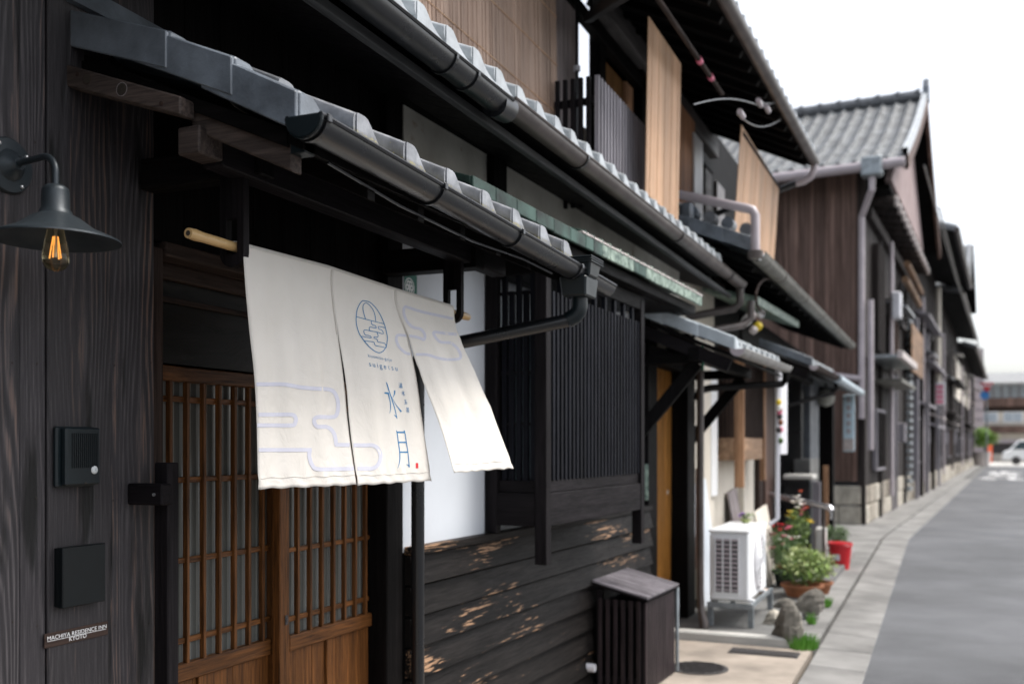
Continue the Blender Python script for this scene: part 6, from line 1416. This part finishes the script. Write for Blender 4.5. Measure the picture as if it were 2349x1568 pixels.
rq = random.Random(5)
for h_, ya, yb in ((gh, 1.0, 8.6), (h1, 9.9, 18.6), (h2, 20.2, 35), (h3, 37, 61)):
    y = ya; k = 0
    while y < yb - 1.6:
        w_ = rq.uniform(1.0, 1.7); z0 = (.95, 3.0, 4.2)[k % 3]; hgt = rq.uniform(.8, 1.3); f_ = obj('window', MB(D).box(.0, .09, y, y + w_, z0, z0 + hgt), M[('slat_grey', 'far_dark', 'slat_beam')[k % 3]], h_, .01)
        obj('pane', MB(D).box(.09, .095, y + .08, y + w_ - .08, z0 + .08, z0 + hgt - .08), M['pane_dark'], f_)
        for j in range(5): obj('lattice_bar', MB(D).box(.095, .12, y + .1 + j * (w_ - .2) / 4.6, y + .14 + j * (w_ - .2) / 4.6, z0 + .06, z0 + hgt - .06), M['far_z' if k % 2 else 'far_dark'], f_)
        if k % 2: obj('pent_eave', MB(D).hexa([(0, y - .2, z0 + hgt + .22), (.42, y - .2, z0 + hgt + .08), (0, y + w_ + .2, z0 + hgt + .22), (.42, y + w_ + .2, z0 + hgt + .08), (0, y - .2, z0 + hgt + .28), (.42, y - .2, z0 + hgt + .13), (0, y + w_ + .2, z0 + hgt + .28), (.42, y + w_ + .2, z0 + hgt + .13)]), M['tile' if k % 4 == 1 else 'cap_pale'], h_)
        if k % 3 == 1: obj('downpipe', MB(D).tube([(.13, y - .3, .4), (.13, y - .3, 5.6)], .045, 8), M['gutter_lilac' if k % 2 else 'gutter_brown'], h_, 0, True)
        if k % 3 == 2: obj('meter_box', MB(D).box(.0, .16, y - .35, y - .1, 1.5, 1.95), M['slat_grey'], h_, .02)
        y += w_ + rq.uniform(.5, 1.1); k += 1
for k, (z_, lab) in enumerate(((6.55, 'upper thin power cable running past the gable house along the dark row'), (5.75, 'lower thin power cable sagging past the gable house along the dark row'))):
    t_ = thing('power_cable', lab, 'cable', (1.0, 10, z_), D); mb = MB(D); mb.tube([(.9 + .25 * k, 1 + j * 6, z_ - .25 * math.sin(math.pi * (j % 5) / 4)) for j in range(10)], .016, 6); obj('wire', mb, M['gutter'], t_)
# ================================================================ THE CROSSING AND WHAT STANDS BEYOND
def at(px, py, y): return W.Y(px, py, y)
YB = 100.0
def fbox(px0, py0, px1, py1, y, dpt, name, mat, par, ground=False, bev=0):
    a, b2 = at(px0, py0, y), at(px1, py1, y); z0 = -.05 if ground else b2[2]
    return obj(name, MB().box(a[0], b2[0], y, y + dpt, z0, a[2]), mat, par, bev)
fb = thing('cream_apartment_building', 'cream building with brown bands and a wide window at the far end of the street', 'building', (24, YB, 0))
fbox(2198, 930, 2420, 1046, YB, 12, 'wall', M['cream'], fb, True)
fbox(2222, 913, 2420, 930, YB - .8, 1.0, 'brown_band', M['far_z'], fb); fbox(2228, 976, 2420, 992, YB - .8, 1.0, 'brown_band', M['far_z'], fb)
fbox(2232, 930, 2420, 942, YB - .02, .1, 'brown_panel', M['old_y'], fb)
w1 = fbox(2236, 944, 2290, 968, YB - .05, .1, 'window', M['white'], fb); fbox(2239, 947, 2262, 965, YB - .1, .04, 'pane', M['pane_far'], w1); fbox(2264, 947, 2287, 965, YB - .1, .04, 'pane', M['pane_far'], w1)
w1 = fbox(2300, 944, 2346, 968, YB - .05, .1, 'window', M['white'], fb); fbox(2303, 947, 2322, 965, YB - .1, .04, 'pane', M['pane_far'], w1); fbox(2324, 947, 2343, 965, YB - .1, .04, 'pane', M['pane_far'], w1)
fbox(2232, 1016, 2330, 1040, YB - .04, .1, 'garage_opening', M['iron'], fb); fbox(2232, 1008, 2340, 1015, YB - .3, .5, 'garage_lintel', M['gutter_lilac'], fb)
g2 = thing('glass_hall', 'pale glazed hall with a long white roof behind the cream building', 'building', (24, 118, 0))
fbox(2180, 874, 2440, 1030, 118, 10, 'wall', M['pane_far'], g2, True); fbox(2160, 858, 2440, 874, 114, 16, 'roof', M['white'], g2)
for i in range(12): fbox(2196 + i * 20, 876, 2199 + i * 20, 1000, 117.8, .2, 'mullion', M['slat_grey'], g2)
g3 = thing('pink_wall_house', 'narrow pinkish house wall at the street corner behind the stop sign', 'house', (12, 90, 0)); fbox(2180, 860, 2236, 1040, 97.5, 2, 'wall', M['cap_pale'], g3, True)
wt = thing('white_tower_block', 'narrow white block with a lamp-like top behind the end of the black row', 'building', (13, 96, 0)); fbox(2205, 800, 2256, 1040, 99, 5, 'wall', M['gutter_lilac'], wt, True)
for i in range(7): fbox(2206, 850 + i * 22, 2255, 853 + i * 22, 98.9, .1, 'floor_line', M['slat_grey'], wt)
ss = thing('stop_sign', 'red triangular stop sign with a round blue sign below it at the far corner', 'sign', (6, 77, 0))
q = at(2262, 905, 77); a, b2, c = at(2247, 877, 77), at(2279, 877, 77), at(2263, 903, 77)
mb = MB(); mb.prism([(a[0], a[2]), (b2[0], b2[2]), (c[0], c[2])], 'y', 76.9, 76.95); obj('triangle', mb, M['signred'], ss)
k_ = .86; cx_, cz_ = (a[0] + b2[0] + c[0]) / 3, (a[2] + b2[2] + c[2]) / 3
for i, (dx, w_) in enumerate(((-.22, .15), (0, .15), (.22, .15))): obj('letter_mark', MB().box(cx_ + dx - w_ / 2, cx_ + dx + w_ / 2, 76.88, 76.89, a[2] - .30, a[2] - .16), M['white'], ss)
mb = MB(); q = at(2258, 906, 77); mb.lathe((q[0], 76.9, q[2]), [(.001, 0), (.30, 0), (.30, .03)], 20, 'y'); obj('blue_disc', mb, M['blue'], ss)
mb = MB(); mb.tube([(cx_, 77, 0), (cx_, 77, a[2])], .05, 8); obj('post', mb, M['galv'], ss)
tp = thing('corner_bush', 'bright green bush in an orange-pink tub at the street corner', 'bush', (5, 77, 0)); q = at(2252, 1000, 79)
mb = MB(); leaves(mb, (q[0], 79, q[2] - .1), (.75, .5, .75), 900, .22); obj('foliage', mb, plain('bright_bush_leaf', (.26, .46, .07), .5), tp, 0, False, 'stuff')  # bright yellow-green is the leaf's own colour
mb = MB(); leaves(mb, (at(2278, 1006, 79)[0], 79, at(2278, 1006, 79)[2]), (.35, .3, .4), 250, .18); obj('foliage', mb, M['leaf_light'], tp, 0, False, 'stuff')
mb = MB(); mb.lathe((q[0], 79, .0), [(.001, 0), (.5, 0), (.6, 1.0), (.001, 1.0)], 16); obj('tub', mb, M['cap_pale'], tp)
bn = thing('orange_banner', 'orange-red upright banner standing before the far garage', 'banner', (20, 98, 0)); fbox(2264, 1020, 2276, 1044, 95, .1, 'cloth', M['orange'], bn, True)
cr = thing('white_van', 'white van seen at the right edge of the photo on the crossing street', 'van', (19, 88, 0))
yv = 84; a = at(2300, 1050, yv)[0]
prof_ = [(a, .35), (a + .1, .95), (a + .55, 1.15), (a + 1.15, 1.85), (a + 4.4, 1.9), (a + 4.5, .35)]
mb = MB(); mb.prism(prof_, 'y', yv, yv + 1.7); obj('body', mb, M['white'], cr, .06)
obj('windscreen', MB().prism([(a + .62, 1.16), (a + 1.16, 1.74), (a + 1.9, 1.76), (a + 1.9, 1.16)], 'y', yv - .02, yv + .0), M['pane_dark'], cr)
for x_ in (a + .9, a + 3.6): obj('wheel', MB().lathe((x_, yv - .02, .32), [(.001, 0), (.2, 0), (.32, .02), (.32, .2), (.001, .2)], 18, 'y'), M['iron'], cr)
# painted characters on the road (read from here as the word for stop)
rp = thing('road_lettering', 'worn white stop lettering painted on the asphalt near the crossing', 'road marking', (1.5, 50, 0))
def rstroke(x0, y0, x1, y1, w_=.3):
    a = W.Z(0, 1100, 0); mb = MB(); p0 = D.w((x0, y0, 0)); p1 = D.w((x1, y1, 0)); d_ = (p1 - p0); n_ = Vector((-d_.y, d_.x, 0)).normalized()
    wv = w_ / 2 * (1 + 1.5 * abs(n_.y)); mb.prism([((p0 + n_ * wv).x, (p0 + n_ * wv).y), ((p1 + n_ * wv).x, (p1 + n_ * wv).y), ((p1 - n_ * wv).x, (p1 - n_ * wv).y), ((p0 - n_ * wv).x, (p0 - n_ * wv).y)], 'z', .001, .006); obj('stroke', mb, M['paint'], rp)
c0 = D.loc(W.Z(2300, 1100, 0)); X0 = c0[0]; Y0 = c0[1]
S = [# re (nearest), ma, shi (farthest)
 (-.45, .3, -.45, 4.2), (-.8, 3.1, .1, 3.3), (.0, 3.3, -.8, 1.2), (-.5, 2.0, .3, 3.4), (.3, 3.4, .35, .9), (.35, .9, .85, .6),
 (-.6, 8.6, .6, 8.6), (-.6, 7.6, .6, 7.6), (0, 9.6, 0, 6.0), (0, 6.0, -.5, 5.6), (-.5, 5.6, -.5, 6.6), (-.5, 6.6, .6, 5.8),
 (.0, 15, .0, 11.2), (.0, 13.4, .6, 13.4), (-.5, 13.6, -.5, 11.2), (-.8, 11.2, .8, 11.2)]
for a in S: rstroke(X0 + a[0], Y0 + a[1], X0 + a[2], Y0 + a[3])
